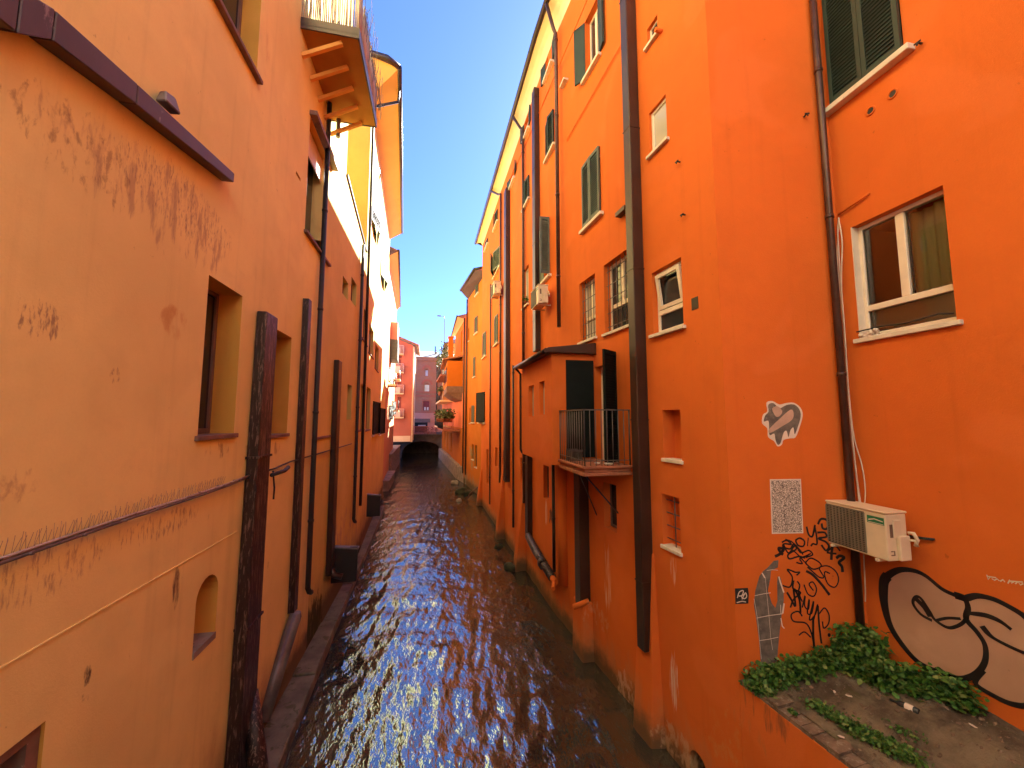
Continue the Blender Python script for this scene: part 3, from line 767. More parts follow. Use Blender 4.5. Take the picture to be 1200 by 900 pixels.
# red house whose side faces the viewer, with stacked balconies
RF = Plane((-6.5, 46.5), (-1.75, 46.5)); hE = thing('red_house', (-3, 48, 0), 'brick red house by the bridge with white balconies stacked up its left edge', 'house')
ztopL, ztopR = 5+(490-396)/450*46, 5+(490-406)/450*46
ops = [RF.rect(466.5, 415, 470.5, 420)+(.2,), RF.rect(466.5, 421, 470, 428)+(.2,), RF.rect(466, 439.5, 470.5, 451)+(.2,), RF.rect(466, 465, 470, 478)+(.2,)]
xr = RF.hit(482.5, 470).x; RFs = RF.sz(482.5, 470)[0]
bm = B(); wall_sheet(bm, RF, 0, RFs, 2.3, 13.0, ops)
quad(bm, RF.pt(0, 13.0), RF.pt(RFs, 13.0), RF.pt(RFs, ztopR), RF.pt(0, ztopL+1))
quad(bm, RF.pt(RFs, 2.3), RF.pt(RFs, ztopR), RF.pt(RFs+.1, ztopR, -7), RF.pt(RFs+.1, 2.3, -7)); quad(bm, RF.pt(0, 2.3), RF.pt(RFs, 2.3), RF.pt(RFs, 2.3, -7), RF.pt(0, 2.3, -7))
mk('wall', bm, M['red'], hE)
bm = B(); wbox(bm, RF, RFs-.05, RFs+.16, 2.25, ztopR-.1, -7.02, -.05) ; mk('sunlit_side_strip', bm, M['cream'], hE)  # cream here paints in the brightness of the sunlit side
bm = B(); wbox(bm, RF, 0, RFs-.06, 2.28, 2.95, .003, .03); mk('plinth', bm, M['cream'], hE)
bm = B(); hexa(bm, [RF.pt(0, ztopL+1, -7), RF.pt(RFs+.7, ztopR-.12, -7), RF.pt(RFs+.7, ztopR-.12, .4), RF.pt(0, ztopL+1, .4), RF.pt(0, ztopL+1.2, -7), RF.pt(RFs+.7, ztopR+.08, -7), RF.pt(RFs+.7, ztopR+.08, .4), RF.pt(0, ztopL+1.2, .4)]); mk('roof', bm, M['roof'], hE)
for o in ops:
    bm = B(); wbox(bm, RF, o[0]+.01, o[1]-.01, o[2]+.01, o[3]-.01, -.17, -.12); mk('door', bm, M['coral'] if False else painted('dark_red_door', (.20, .02, .025), .5), hE)
for yb_ in (410.5, 432, 456.5, 484):
    z = 5+(490-yb_-5)/450*45; bm = B(); s0, s1 = RF.sz(463, yb_)[0], RF.sz(473.5, yb_)[0]
    wbox(bm, RF, s0, s1, z-.12, z, .003, .9); bl = mk('balcony', bm, M['cream'], hE)
    bm = B()
    for j in range(11): tube(bm, [RF.pt(s0+(s1-s0)*j/10, z, .85), RF.pt(s0+(s1-s0)*j/10, z+.95, .85)], .012, 5)
    for j in range(8): tube(bm, [RF.pt(s1-.02, z, .85*j/8), RF.pt(s1-.02, z+.95, .85*j/8)], .012, 5)
    tube(bm, [RF.pt(s0, z+.95, .85), RF.pt(s1-.02, z+.95, .85), RF.pt(s1-.02, z+.95, .02)], .022, 6)
    mk('railing', bm, M['white'], bl)
    bm = B(); wbox(bm, RF, s0+.1, s0+.6, z, z+.7, .3, .7); mk('laundry', bm, M['paper'], bl)

# low quay walls past the tall house
def masonry(name, label, x0, x1, y0, y1, z1):
    bm = B(); box(bm, x0, x1, y0, y1, -.7, z1-.10); box(bm, x0, x1+.05, y0-.05, y1+.05, z1-.098, z1); bevel(bm, .02)
    return tag(mk(name, bm, M['stone']), label, 'wall')
masonry('quay_wall', 'low grey quay wall stepping out under the left pink house', -4.2, -2.45, 28, 33, .75)
masonry('quay_wall', 'taller grey quay wall near the bridge on the left bank', -5, -2.85, 34, 45.5, 2.0)
# ------------------------------------------------------------------ RIGHT BANK: the corner house
hR = thing('corner_house', (4.0, 8, 0), 'deep orange corner house along the right bank with a pale cove eave and green shutters', 'house')
ZT = 16.0
r1 = dict(a=RW1.rect(770, 17, 759, 56), b=RW1.rect(780, 110, 762, 183), c=RW1.rect(798, 301, 766, 393), s4=RW1.rect(797, 480, 778, 537), s5=RW1.rect(796, 584, 777, 638),
          gd=RW1.rect(737, 290, 709, 392), ge=RW1.rect(697, 320, 680, 402), f=RW1.rect(703, 171, 684.5, 270), sl=RW1.rect(722, 569, 708, 617),
          cul=RW1.rect(830, 950, 808, 872), d=RW1.rect(722, 424, 699, 542), v=RW1.rect(818, 347, 811, 364))
sg = sorted((RW1.sz(702, 65)[0], RW1.sz(686.5, 92)[0])); r1['g'] = (sg[0], sg[1], RW1.sz(690, 87)[1], RW1.sz(690, 87)[1]+1.45)
r2 = dict(t1=(RW2.sz(647, 72)[0], RW2.sz(639.5, 95)[0], RW2.sz(638, 98)[1], 15.70),
          t2=RW2.rect(619.5, 118, 614.5, 164), t3=RW2.rect(603, 195, 598, 221), t4=RW2.rect(583.5, 245, 579, 270), t5=RW2.rect(572, 279, 568.5, 294),
          m1=RW2.rect(649.5, 128, 641, 188), m2=RW2.rect(620.5, 205, 614, 246), m3=RW2.rect(586.5, 288, 579, 326),
          n1=RW2.rect(644, 255, 637.5, 330), n2=RW2.rect(619.5, 309, 613.5, 362),
          o1=RW2.rect(584, 368, 580, 405), o2=RW2.rect(570, 388, 566, 420), o3=RW2.rect(568.5, 459, 561, 495),
          p1=RW2.rect(592, 530, 589, 553), p2=RW2.rect(583, 525, 580, 546), p3=RW2.rect(572.5, 527, 570, 566), p4=RW2.rect(643, 547, 637, 583), p5=RW2.rect(615, 538, 610, 566),
          q1=RW2.rect(661, 83, 658, 100) , q2=RW2.rect(595, 372, 593.5, 384))
for k in ('t2', 't3', 't4', 't5'): r2[k] = r2[k][:3]+(min(r2[k][3], 15.70),)
fr = RW3.rect(997, 267, 1121, 373); fr = (fr[0], fr[1], RW3.sz(1000, 399)[1], RW3.sz(997, 267)[1])
shz = RW3.sz(975, 128)[1]; sh = (RW3.sz(976, 128)[0], RW3.sz(1060, 62)[0], shz, shz+1.75); sh = (min(sh[:2]), max(sh[:2]), sh[2], sh[3])

bm = B(); dp = {'a': .16, 'b': .15, 'c': .2, 's4': .22, 's5': .2, 'gd': .24, 'ge': .24, 'f': .2, 'g': .22, 'sl': .25, 'd': .25, 'v': .05}
wall_sheet(bm, RW1, 0, RW1.L, -.7, ZT, [r1[k]+(dp[k],) for k in dp]+[r1['cul']+(.5, 'arch')])
mk('wall', bm, M['right'], hR)
bm = B(); wall_sheet(bm, RW2, 0, RW2.L, -.7, ZT, [r+(.2,) for k, r in r2.items()])
quad(bm, RW2.pt(RW2.L, -.7), RW2.pt(RW2.L, ZT), RW2.pt(RW2.L, ZT, -9), RW2.pt(RW2.L, -.7, -9)); mk('wall', bm, M['right'], hR)
bm = B(); wall_sheet(bm, FWL, 0, FWL.L, -.7, ZT, []); mk('wall', bm, M['right'], hR)
bm = B(); c1, c2 = RW3.rect(1013, 138, 1028, 122), RW3.rect(1039, 118, 1054, 103)
wall_sheet(bm, RW3, 0, RW3.L, -.7, ZT, [fr+(.78,), sh+(.2,)])
mk('wall', bm, M['right'], hR)
bm = B(); quad(bm, (12.5, -3.1, -.7), (12.5, 23, -.7), (12.5, 23, 16), (12.5, -3.1, 16)); quad(bm, (5.05, -3.11, -.7), (12.5, -3.11, -.7), (12.5, -3.11, 16), (5.05, -3.11, ZT)); mk('back_wall', bm, M['right'], hR)
bm = B(); box(bm, 7.2, 12.4, 10.5, 20.3, 15.3, 24.2); box(bm, 7.4, 8.2, 20.9, 21.6, 15, 20.4); box(bm, 7.4, 8.0, 22.2, 22.8, 15, 19.4); mk('unseen_shade_block', bm, M['right'], hR)  # unseen block and stacks added to shade the near left wall
# eave
pi = [(5.2, -3.1), (5.33, 3.0), (4.2, 4.14), (3.73, 4.5), (3.3, 10), (3.2, 23.1)]
po = [(4.6, -3.1), (4.7, 2.6), (3.5, 3.6), (3.15, 4.2), (2.93, 10), (2.88, 23.9)]
eave(hR, pi, po, 15.74, 16.22, COVE, M['cream'], 'brown', .085, [(8, y_, 17.9) for y_ in (-3.1, 3, 3.6, 4.2, 10, 23.9)])
bm = B(); quad(bm, (8, -3.1, 17.9), (8, 23.9, 17.9), (12.5, 23.9, 15.9), (12.5, -3.1, 15.9)); quad(bm, (2.88, 23.89, 16.27), (8, 23.89, 17.9), (8, 23.89, 15), (3.2, 23.05, 15.74)); mk('roof', bm, M['roof'], hR)

# windows
window(hR, RW1, r1['a'], .13, 'white', 'glass', 1, 0, .035, 'sill', .06)
window(hR, RW1, r1['b'], .12, 'white', 'glasspale', 1, 0, .05, 'sill', .06)
w = window(hR, RW1, r1['c'], .17, 'white', 'glass', 1, .34, .055, 'sill', .07)
# tilted casement
a, b, c, d = r1['c']; zc = c+(d-c)*.36; bm = B(); U = RW1.e; Nn = (RW1.n*.13+ZV*.99).normalized(); N2 = U.cross(Nn)
O_ = RW1.pt(a, zc+.03, -.10)
for u0, u1, v0, v1 in ((.07, .13, 0, d-zc-.1), (b-a-.13, b-a-.07, 0, d-zc-.1), (.13, b-a-.13, 0, .06), (.13, b-a-.13, d-zc-.16, d-zc-.1)): obox(bm, O_, U, Nn, N2, u0, u1, v0, v1, -.02, .02)
mk('casement', bm, M['white'], w)
for k in ('s4', 's5'):
    r = r1[k]; bm = B(); wbox(bm, RW1, r[0]-.03, r[1]+.03, r[2]-.05, r[2]+.004, -.18, .035); bevel(bm, .006); mk('sill', bm, M['sill'], hR)
grille(hR, RW1, r1['s5'], -.08, 1, 4, .009)
for k, o in (('gd', -.06), ('ge', -.06)):
    w = window(hR, RW1, r1[k], .22, 'white', 'glasspale' if k == 'ge' else 'glass', 2, .38, .06, 'sill', .06); grille(w, RW1, r1[k], o, 6, 5)
shut_pair(hR, RW1, r1['f'], 'greygreen', 3, 3, .2)
shut_pair(hR, RW1, r1['g'], 'green', 165, 150, .2)
bm = B(); r = r1['v']; wbox(bm, RW1, r[0], r[1], r[2], r[3], -.04, .006); mk('vent_grille', bm, M['brown'], hR)
window(hR, RW1, r1['sl'], .22, 'oldwood', 'glass', 1, 0, .04, None)
shut_pair(hR, RW2, r2['t1'], 'green', 172, 168, .18); shut_pair(hR, RW2, r2['t2'], 'green', 170, 165, .18)
shut_pair(hR, RW2, r2['t3'], 'green', 168, 170, .18); shut_pair(hR, RW2, r2['t4'], 'green', 4, 10, .18); shut_pair(hR, RW2, r2['t5'], 'green', 4, 4, .18)
shut_pair(hR, RW2, r2['m1'], 'green', 12, 8, .18); shut_pair(hR, RW2, r2['m2'], 'green', 5, 10, .18); shut_pair(hR, RW2, r2['m3'], 'greygreen', 12, 20, .18)
shut_pair(hR, RW2, r2['n1'], 'greygreen', 85, 172, .18, 'sill', 'white', 'glasspale')
window(hR, RW2, r2['n2'], .16, 'white', 'glasspale', 1, 0, .05, 'sill', .08)
shut_pair(hR, RW2, r2['o1'], 'greygreen', 6, 6, .18); shut_pair(hR, RW2, r2['o2'], 'greygreen', 6, 6, .18); shut_pair(hR, RW2, r2['o3'], 'black', 14, 10, .18)
for k in ('p1', 'p2', 'p3', 'p4', 'p5', 'q1', 'q2'): window(hR, RW2, r2[k], .19, 'oldwood', 'glass', 1, 0, .035, 'sill' if k[0] == 'q' else None, .04)
# big shuttered window and the two-light window above the planter
shut_pair(hR, RW3, sh, 'green', 0, 0, .18, 'sill', so=.11)
a, b, c, d = fr; w = window(hR, RW3, fr, .17, 'white', 'clear', 2, .26, .052, 'sill', .05)
bm = B(); wbox(bm, RW3, a+.02, b-.02, c, d, -.75, -.70); mk('room_wall', bm, M['room'], w)
bm = B(); n = 40; ctop = d-.05; mid = (a+b)/2; lo_, hi_ = (a, b)
for k in range(n):      # gathered curtain behind the nearer light
    s0_, s1_ = mid+(b-mid)*k/n, mid+(b-mid)*(k+1)/n
    f = lambda s: -.24+.022*math.sin((s-mid)*55)-.03*math.sin((s-mid)*13)
    quad(bm, RW3.pt(s0_, c+.10, f(s0_)), RW3.pt(s1_, c+.10, f(s1_)), RW3.pt(s1_, ctop, f(s1_)), RW3.pt(s0_, ctop, f(s0_)))
mk('curtain', bm, M['curtain'], w, True)
bm = B(); wbox(bm, RW3, a+.05, b-.05, c+.06, c+(d-c)*.25, -.20, -.19); mk('frosted_panel', bm, M['glasspale'], w)
bm = B(); wbox(bm, RW3, a-.0, a+.012, c, d, -.17, .004) ; wbox(bm, RW3, a, b, d-.05, d-.004, -.17, -.1); mk('blind_rail', bm, M['white'], w)
bm = B(); tube(bm, [RW3.hit(1004, 389, .03), RW3.hit(1030, 383, .035), RW3.hit(1060, 379, .035), RW3.hit(1100, 368, .03), RW3.hit(1118, 367, -.03)], .009, 6); mk('security_bar', bm, M['dark'], w)
bm = B(); prev = None
for k in range(12):
    p = RW3.pt(a+.04+.17*k/11+random.uniform(-.01, .01), c+.03+.03*math.sin(k*1.9)+.02*random.random(), .0+.03*math.cos(k*2.3)); bmesh.ops.create_icosphere(bm, subdivisions=1, radius=.03, matrix=Matrix.Translation(p))
tag(mk('crumpled_bag', bm, M['paper'], smooth=True), 'crumpled clear plastic bag on the left corner of the large window sill', 'bag')

# round vents, hooks and small stubs
for k, (px, py) in enumerate(((1020.5, 130), (1046.5, 110))):
    p = RW3.hit(px, py); bm = B(); lathe(bm, p, [(.038, -.02), (.038, .012), (.052, .016), (.056, .004), (.05, -.01)], 20, axis=RW3.n); v = mk('round_vent', bm, M['sillbrown'] if False else M['right'], hR)
    bm = B(); lathe(bm, p, [(.036, .001), (.036, .006)], 16, axis=RW3.n); mk('vent_hole', bm, M['dark'], v)
for W, px, py in ((RW3, 1080, 51), (FWL, 942, 137), (RW1, 803, 252), (RW1, 797, 190)):
    p = W.hit(px, py); bm = B(); tube(bm, [p-W.n*.02, p+W.n*.06], .012, 6); tube(bm, [p+W.n*.06-W.e*.03, p+W.n*.06+W.e*.03], .010, 6); tube(bm, [p+W.n*.06, p+W.n*.07-ZV*.04], .009, 6); mk('shutter_hook', bm, M['dark'], hR)
p = RW1.hit(775, 37, .0); bm = B(); tube(bm, [p-RW1.n*.05, p+RW1.n*.12], .035, 10); mk('pipe_stub', bm, M['right'], hR)
bm = B(); tube(bm, [RW3.hit(982, 252, .03), RW3.hit(1012, 231, .03), RW3.hit(1019, 226, .01)], .013, 8); mk('conduit', bm, M['right'], hR)
bm = B(); a, b = RW1.hit(728, 52, .02), RW1.hit(664, 164, .02); tube(bm, [a, b], .009, 6); tube(bm, [a-ZV*.05, b-ZV*.05], .007, 6); mk('conduit', bm, M['right'], hR)
bm = B(); a, b = RW2.hit(688, 0, .02), RW2.hit(600, 206, .02); tube(bm, [a, b], .012, 6); mk('conduit', bm, M['right'], hR)
p = RW1.hit(735, 247); bm = B(); wbox(bm, RW1, RW1.sz(738, 247)[0], RW1.sz(727, 247)[0], p.z-.03, p.z+.05, 0, .12); mk('lintel', bm, M['brown'], hR)

# flues and downpipes
sn = RW1.sz(757, 375)[0]; sfar = RW1.sz(736, 375, .22)[0]
flue(hR, RW1, sn, sfar, RW1.sz(757, 752)[1], 15.6, .22, 'brown', seams=2.6)
s_ = RW2.sz(628.5, 250, .12)[0]; flue(hR, RW2, s_-.0, s_+.3, 7.0, RW2.sz(628, 97, .15)[1], .17, 'brown')
s_ = RW2.sz(594.5, 350, .12)[0]; flue(hR, RW2, s_, s_+.42, RW2.sz(583, 556, .1)[1], RW2.sz(595, 216, .15)[1], .19, 'brown')
for px, py, zl, top, (gx, gy) in ((652.5, 150, 7.3, 15.4, (2.93, 9.0)), (613, 250, 2.2, 15.4, (2.92, 13.0)), (586.5, 350, 2.2, 15.4, (2.9, 17.8))):
    s_ = RW2.sz(px, py, .08)[0]; gs = (Vector((gx, gy, 0))-RW2.A).dot(RW2.e)
    downpipe(hR, RW2, s_, zl, top, .05, .08, 'copper', top=(gs, 16.15, .36))
s_ = RW1.sz(648.5, 580, .08)[0]; downpipe(hR, RW1, s_, 1.1, 4.0, .04, .08, 'dark')
s_ = RW2.sz(601.5, 560, .08)[0]; downpipe(hR, RW2, s_, RW2.sz(600, 613)[1], 7.0, .04, .08, 'dark')
s_ = RW2.sz(574, 560, .08)[0]; downpipe(hR, RW2, s_, RW2.sz(572, 586)[1], 12, .04, .08, 'copper')
# corner pipe with the white cables
cs = FWL.L-.15; pc = lambda z, o=.07: FWL.pt(cs, z, o)
bm = B(); tube(bm, [pc(15.7), pc(2.0)], .042, 12); collars(bm, pc(2.2), pc(15.5), .050, 2.1); mk('downpipe', bm, M['copper'], hR)
bm = B()
def cab(pts, r): tube(bm, [tuple(p) for p in smooth_path([tuple(RW3.hit(x, y, o)) for x, y, o in pts], 5)], r, 6)
cab([(983, 255, .03), (982, 275, .035), (985, 330, .03), (990, 400, .03), (997, 500, .03), (1004, 560, .03), (1010, 600, .05)], .010)
cab([(983, 258, .04), (987, 285, .05), (986, 332, .04), (990, 390, .045), (996, 480, .05), (1003, 550, .06), (1008, 600, .07)], .008)
cab([(984, 262, .02), (981, 300, .03), (988, 380, .02), (999, 500, .02), (1010, 545, .02), (1014, 575, .03), (1012, 600, .06)], .007)
cab([(1012, 650, .05), (1014, 690, .04), (1014, 705, .04)], .007)
mk('cable', bm, M['cable'], hR)
bm = B(); tube(bm, [RW3.hit(1066, 628, .05), RW3.hit(1080, 630, .03), RW3.hit(1095, 632, .02)], .010, 6); tube(bm, [RW3.hit(1066, 630, .06), RW3.hit(1080, 631.5, .04), RW3.hit(1094, 633, .02)], .006, 6); mk('conduit', bm, M['dark'], hR)

# ---- bay
pw = RW1.hit(697, 470); YB = pw.y; ray_ = ray(647, 480); XB = ray_.x*YB/ray_.y
BC = Plane((XB, YB), (XB, YB+5)); BN = Plane((XB, YB), (pw.x, YB))
sfarB = BC.sz(612, 480)[0]; zb0 = BN.sz(647, 545)[1]; zb1 = BN.sz(647, 414)[1]
bw = [BC.rect(625.5, 451, 619.5, 488)+(.12,), BC.rect(638, 446, 632, 486)+(.12,)]
bm = B(); wall_sheet(bm, BC, 0, sfarB, zb0, zb1, bw); wall_sheet(bm, BN, 0, BN.L, zb0, zb1, [])
ye = YB+sfarB; xw = lambda y: (3.3-(3.3-3.75)*(10-y)/5.76*1) if y < 10 else 3.3-.1*(y-10)/13
quad(bm, (XB, ye, zb0), (xw(ye), ye, zb0), (xw(ye), ye, zb1), (XB, ye, zb1)); quad(bm, (XB, YB, zb0), (pw.x, YB, zb0), (xw(ye), ye, zb0), (XB, ye, zb0))
bay = mk('bay', bm, M['right'], hR)
for o in bw:
    bm = B(); wbox(bm, BC, o[0]+.01, o[1]-.01, o[2]+.01, o[3]-.01, -.115, -.10); q = mk('window', bm, M['glasspale'], bay)
bm = B(); e_ = .13; zr = zb1
vs = [(XB-e_, YB-e_, zr), (pw.x-.004, YB-e_, zr+.0), (xw(ye)-.004, ye+e_, zr), (XB-e_, ye+e_, zr)]
up = [(XB-e_, YB-e_, zr+.10), (pw.x-.004, YB-e_, zr+.24), (xw(ye)-.004, ye+e_, zr+.24), (XB-e_, ye+e_, zr+.10)]
hexa(bm, vs+up); bevel(bm, .01); br = mk('bay_roof', bm, M['brown'], bay)
bm = B(); tube(bm, [(XB-e_-.04, YB-e_-.02, zr+.03), (XB-e_-.04, ye+e_+.02, zr+.03)], .05, 10); mk('gutter', bm, M['brown'], bay)
bm = B(); q = Vector((XB-.03, ye+.07, 0)); tube(bm, [(XB-e_-.03, ye+.07, zr), (q.x, q.y, zr-.15), (q.x, q.y, zb0+.1), (q.x+.1, q.y+.05, zb0-.05), (q.x+.35, q.y+.1, zb0-.02)], .032, 8); mk('downpipe', bm, M['brown'], bay)

# ---- balcony
Yn = RW1.hit(742, 553).y; d_ = ray(683, 520); XC = d_.x*Yn/d_.y
zs1 = 5+(ray(683, 547).z*Yn/ray(683, 547).y); zs0 = 5+(ray(683, 559).z*Yn/ray(683, 559).y)
xr_ = lambda y: xw(y)-.003
def slab(bm, ins, z0, z1):
    hexa(bm, [(XC+ins, Yn+ins, z0), (xr_(Yn+ins), Yn+ins, z0), (xr_(YB)-.0, YB-.003, z0), (XC+ins, YB-.003, z0), (XC+ins, Yn+ins, z1), (xr_(Yn+ins), Yn+ins, z1), (xr_(YB), YB-.003, z1), (XC+ins, YB-.003, z1)])
bm = B(); h3 = (zs1-zs0); slab(bm, .0, zs1-.045, zs1); slab(bm, .05, zs0+h3*.35, zs1-.046); slab(bm, .015, zs0, zs0+h3*.34); bevel(bm, .008)
bal = mk('balcony', bm, M['tile'], hR)
bm = B(); zt = zs1+.98; RX = XC+.05; RY = Yn+.05
corner = [(RX, YB-.02), (RX, RY), (xr_(RY)-.02, RY)]
for (xa, ya), (xb_, yb_) in zip(corner, corner[1:]):
    L = math.hypot(xb_-xa, yb_-ya); n = max(2, round(L/.115))
    for k in range(n+1):
        px_, py_ = xa+(xb_-xa)*k/n, ya+(yb_-ya)*k/n; big = k in (0, n)
        tube(bm, [(px_, py_, zs1), (px_, py_, zt)], .013 if big else .0075, 6)
    for z, r_ in ((zt, .02), (zs1+.09, .012)):
        dx, dy = (xb_-xa)/L, (yb_-ya)/L
        obox(bm, Vector((xa, ya, z)), Vector((dx, dy, 0)), ZV, Vector((-dy, dx, 0)), -.015, L+.015, -r_*.5, r_*.5, -r_, r_)
mk('railing', bm, M['iron'], bal)
bm = B(); a_, b_ = BN.pt(.1, zs0-.0, .0), RW1.hit(698, 602)
obox(bm, Vector((XC+.35, YB-.2, zs0-.005)), (RW1.hit(699, 602)-Vector((XC+.35, YB-.2, zs0))).normalized(), Vector((0, 1, 0)), ZV, 0, (RW1.hit(699, 602)-Vector((XC+.35, YB-.2, zs0))).length, -.02, .02, -.03, .0); mk('bracket', bm, M['dark'], bal)
bm = B(); p0 = Vector((XC+.2, Yn+.45, zs0)); p1 = RW1.hit(724, 600); d = p1-p0; obox(bm, p0, d.normalized(), Vector((0, 1, 0)), ZV, 0, d.length, -.02, .02, -.03, 0); mk('bracket', bm, M['dark'], bal)
# balcony door and its shutters
dr = r1['d']; w = window(hR, RW1, dr, .22, 'white', 'glass', 2, .3, .05, None, name='balcony_door')
hd = dr[1]-dr[0]; z0_, z1_ = zs1+.02, RW1.sz(700, 424)[1]+.04
shutter(w, RW1, dr[1]-.01, z0_, z1_, .62, -1, 97, M['black'], .03); shutter(w, RW1, dr[0]+.01, z0_, z1_+.05, .46, 1, 120, M['black'], .03)
# bowls and a planter crate on the balcony
def bowl(x, y, r, label):
    bm = B(); lathe(bm, (x, y, zs1), [(r*.55, 0), (r*.95, r*.35), (r, r*.5), (r*.92, r*.48), (r*.5, r*.12)], 18); return tag(mk('bowl', bm, M['sill'], smooth=False), label, 'bowl')
bowl(XC+.40, Yn+.30, .055, 'smaller pale bowl on the balcony floor behind the other bowl'); bowl(XC+.52, Yn+.10, .08, 'larger upturned pale bowl on the balcony floor near the railing corner'); 
bm = B(); bx, by = XC+.22, YB-.35
for k in range(7): box(bm, bx-.1+k*.035, bx-.09+k*.035, by-.12, by+.12, zs1+.002, zs1+.2)
box(bm, bx-.11, bx+.13, by-.13, by-.12, zs1+.18, zs1+.22); box(bm, bx-.11, bx+.13, by-.13, by-.12, zs1+.002, zs1+.04); box(bm, bx-.11, bx+.13, by+.12, by+.13, zs1+.002, zs1+.22)
tag(mk('crate', bm, M['iron']), 'small grey slatted crate in the far corner of the balcony', 'crate')

# ---- foot of the wall: buttresses, flue, spout, broken pipe
def buttress(W, s0, s1, zt, pr, zb=-.6, ws=.12, mat='right'):
    bm = B(); hexa(bm, [W.pt(s0-ws, zb, -.01), W.pt(s1+ws, zb, -.01), W.pt(s1+ws*.6, zb, pr), W.pt(s0-ws*.6, zb, pr), W.pt(s0, zt, -.01), W.pt(s1, zt, -.01), W.pt(s1, zt, .03), W.pt(s0, zt, .03)])
    bevel(bm, .025, 2); return mk('buttress', bm, M[mat], hR)
sb = sfar; buttress(RW1, sn-.02, sb+.10, RW1.sz(738, 634)[1], .26, ws=.16)
bm = B(); a = R1S(7.9); z = RW1.sz(655, 694)[1]-.1
hexa(bm, [RW1.pt(a-.1, -.6, -.01), RW1.pt(a+.55, -.6, -.01), RW1.pt(a+.48, -.6, .26), RW1.pt(a-.05, -.6, .26), RW1.pt(a-.05, 1.15, -.01), RW1.pt(a+.5, 1.15, -.01), RW1.pt(a+.43, 1.1, .22), RW1.pt(a, 1.1, .22)]); bevel(bm, .03, 2); mk('buttress', bm, M['right'], hR)
bm = B(); sp_ = RW1.sz(662, 600)[0]; tube(bm, [RW1.pt(sp_, 1.0, .05), RW1.pt(sp_, 3.9, .05)], .13, 14); mk('pilaster', bm, M['right'], hR)
sk = RW1.sz(691, 620, .0)[0]; bm = B(); wbox(bm, RW1, sk, sk+.26, RW1.sz(688, 706)[1], zs0-.01, .004, .24); bevel(bm, .012); mk('flue', bm, M['brown'], hR)
bm = B(); a = RW1.hit(690, 704, .10); b = a+RW1.n*.30-ZV*.14+RW1.e*.12; tube(bm, [a, b], [.05, .055], 12); mk('spout', bm, M['right'], hR)
s_ = RW2.sz(624, 590)[0]; bm = B(); wbox(bm, RW2, s_, s_+.3, RW2.sz(620, 626)[1], 4.2, .004, .16); mk('flue', bm, M['brown'], hR)
bm = B(); P_ = [RW2.hit(619, 628, .14), RW2.hit(628, 645, .16), RW1.hit(636, 660, .17), RW1.hit(647, 677, .2)]
tube(bm, P_, [.11, .11, .09, .1], 12); tube(bm, [P_[1]+RW2.n*.05+ZV*.03, P_[2]+RW2.n*.06+ZV*.05], .05, 8); tube(bm, [P_[2]-(P_[3]-P_[2])*.1, P_[2]+(P_[3]-P_[2])*.1], .135, 12)
for v in bm.verts: v.co += Vector((1, 1, 1))*noise.noise(v.co*9)*.03
mk('broken_pipe', bm, M['rust'], hR)
bm = B(); p = P_[-1]; tube(bm, [p, p+(P_[-1]-P_[-2]).normalized()*.22], .075, 10); tube(bm, [p+Vector((-.02, -.2, -.02)), p+Vector((-.12, -.42, -.08))], .05, 10); mk('pipe_stub', bm, M['right'], hR)
for px1, px2, ytop, base in ((617, 604, 560, 666), (592, 573, 545, 616), (566, 556, 550, 596)):
    s0_ = RW2.sz(px1-1, 640 if px1 > 600 else 600)[0]; zt = RW2.sz(px1, ytop)[1]
    b = on_level(px2+4, base-8, 0); s_b = (b-RW2.A).dot(RW2.e)
    buttress(RW2, s0_, s0_+.35, zt, .42 if px1 > 600 else .40, ws=.05)
for s, sz_ in ((R2S(13.0), .15), (R2S(15.2), .11)):
    bm = B(); c = RW2.pt(s, .0, .42); bmesh.ops.create_icosphere(bm, subdivisions=3, radius=1, matrix=Matrix.Translation(c) @ Matrix.Diagonal((sz_*1.4, sz_*1.6, .16, 1)))
    for v in bm.verts: v.co += (v.co-c)*noise.noise(v.co*4)*.5
    mk('footing', bm, M['moss'], hR, True)

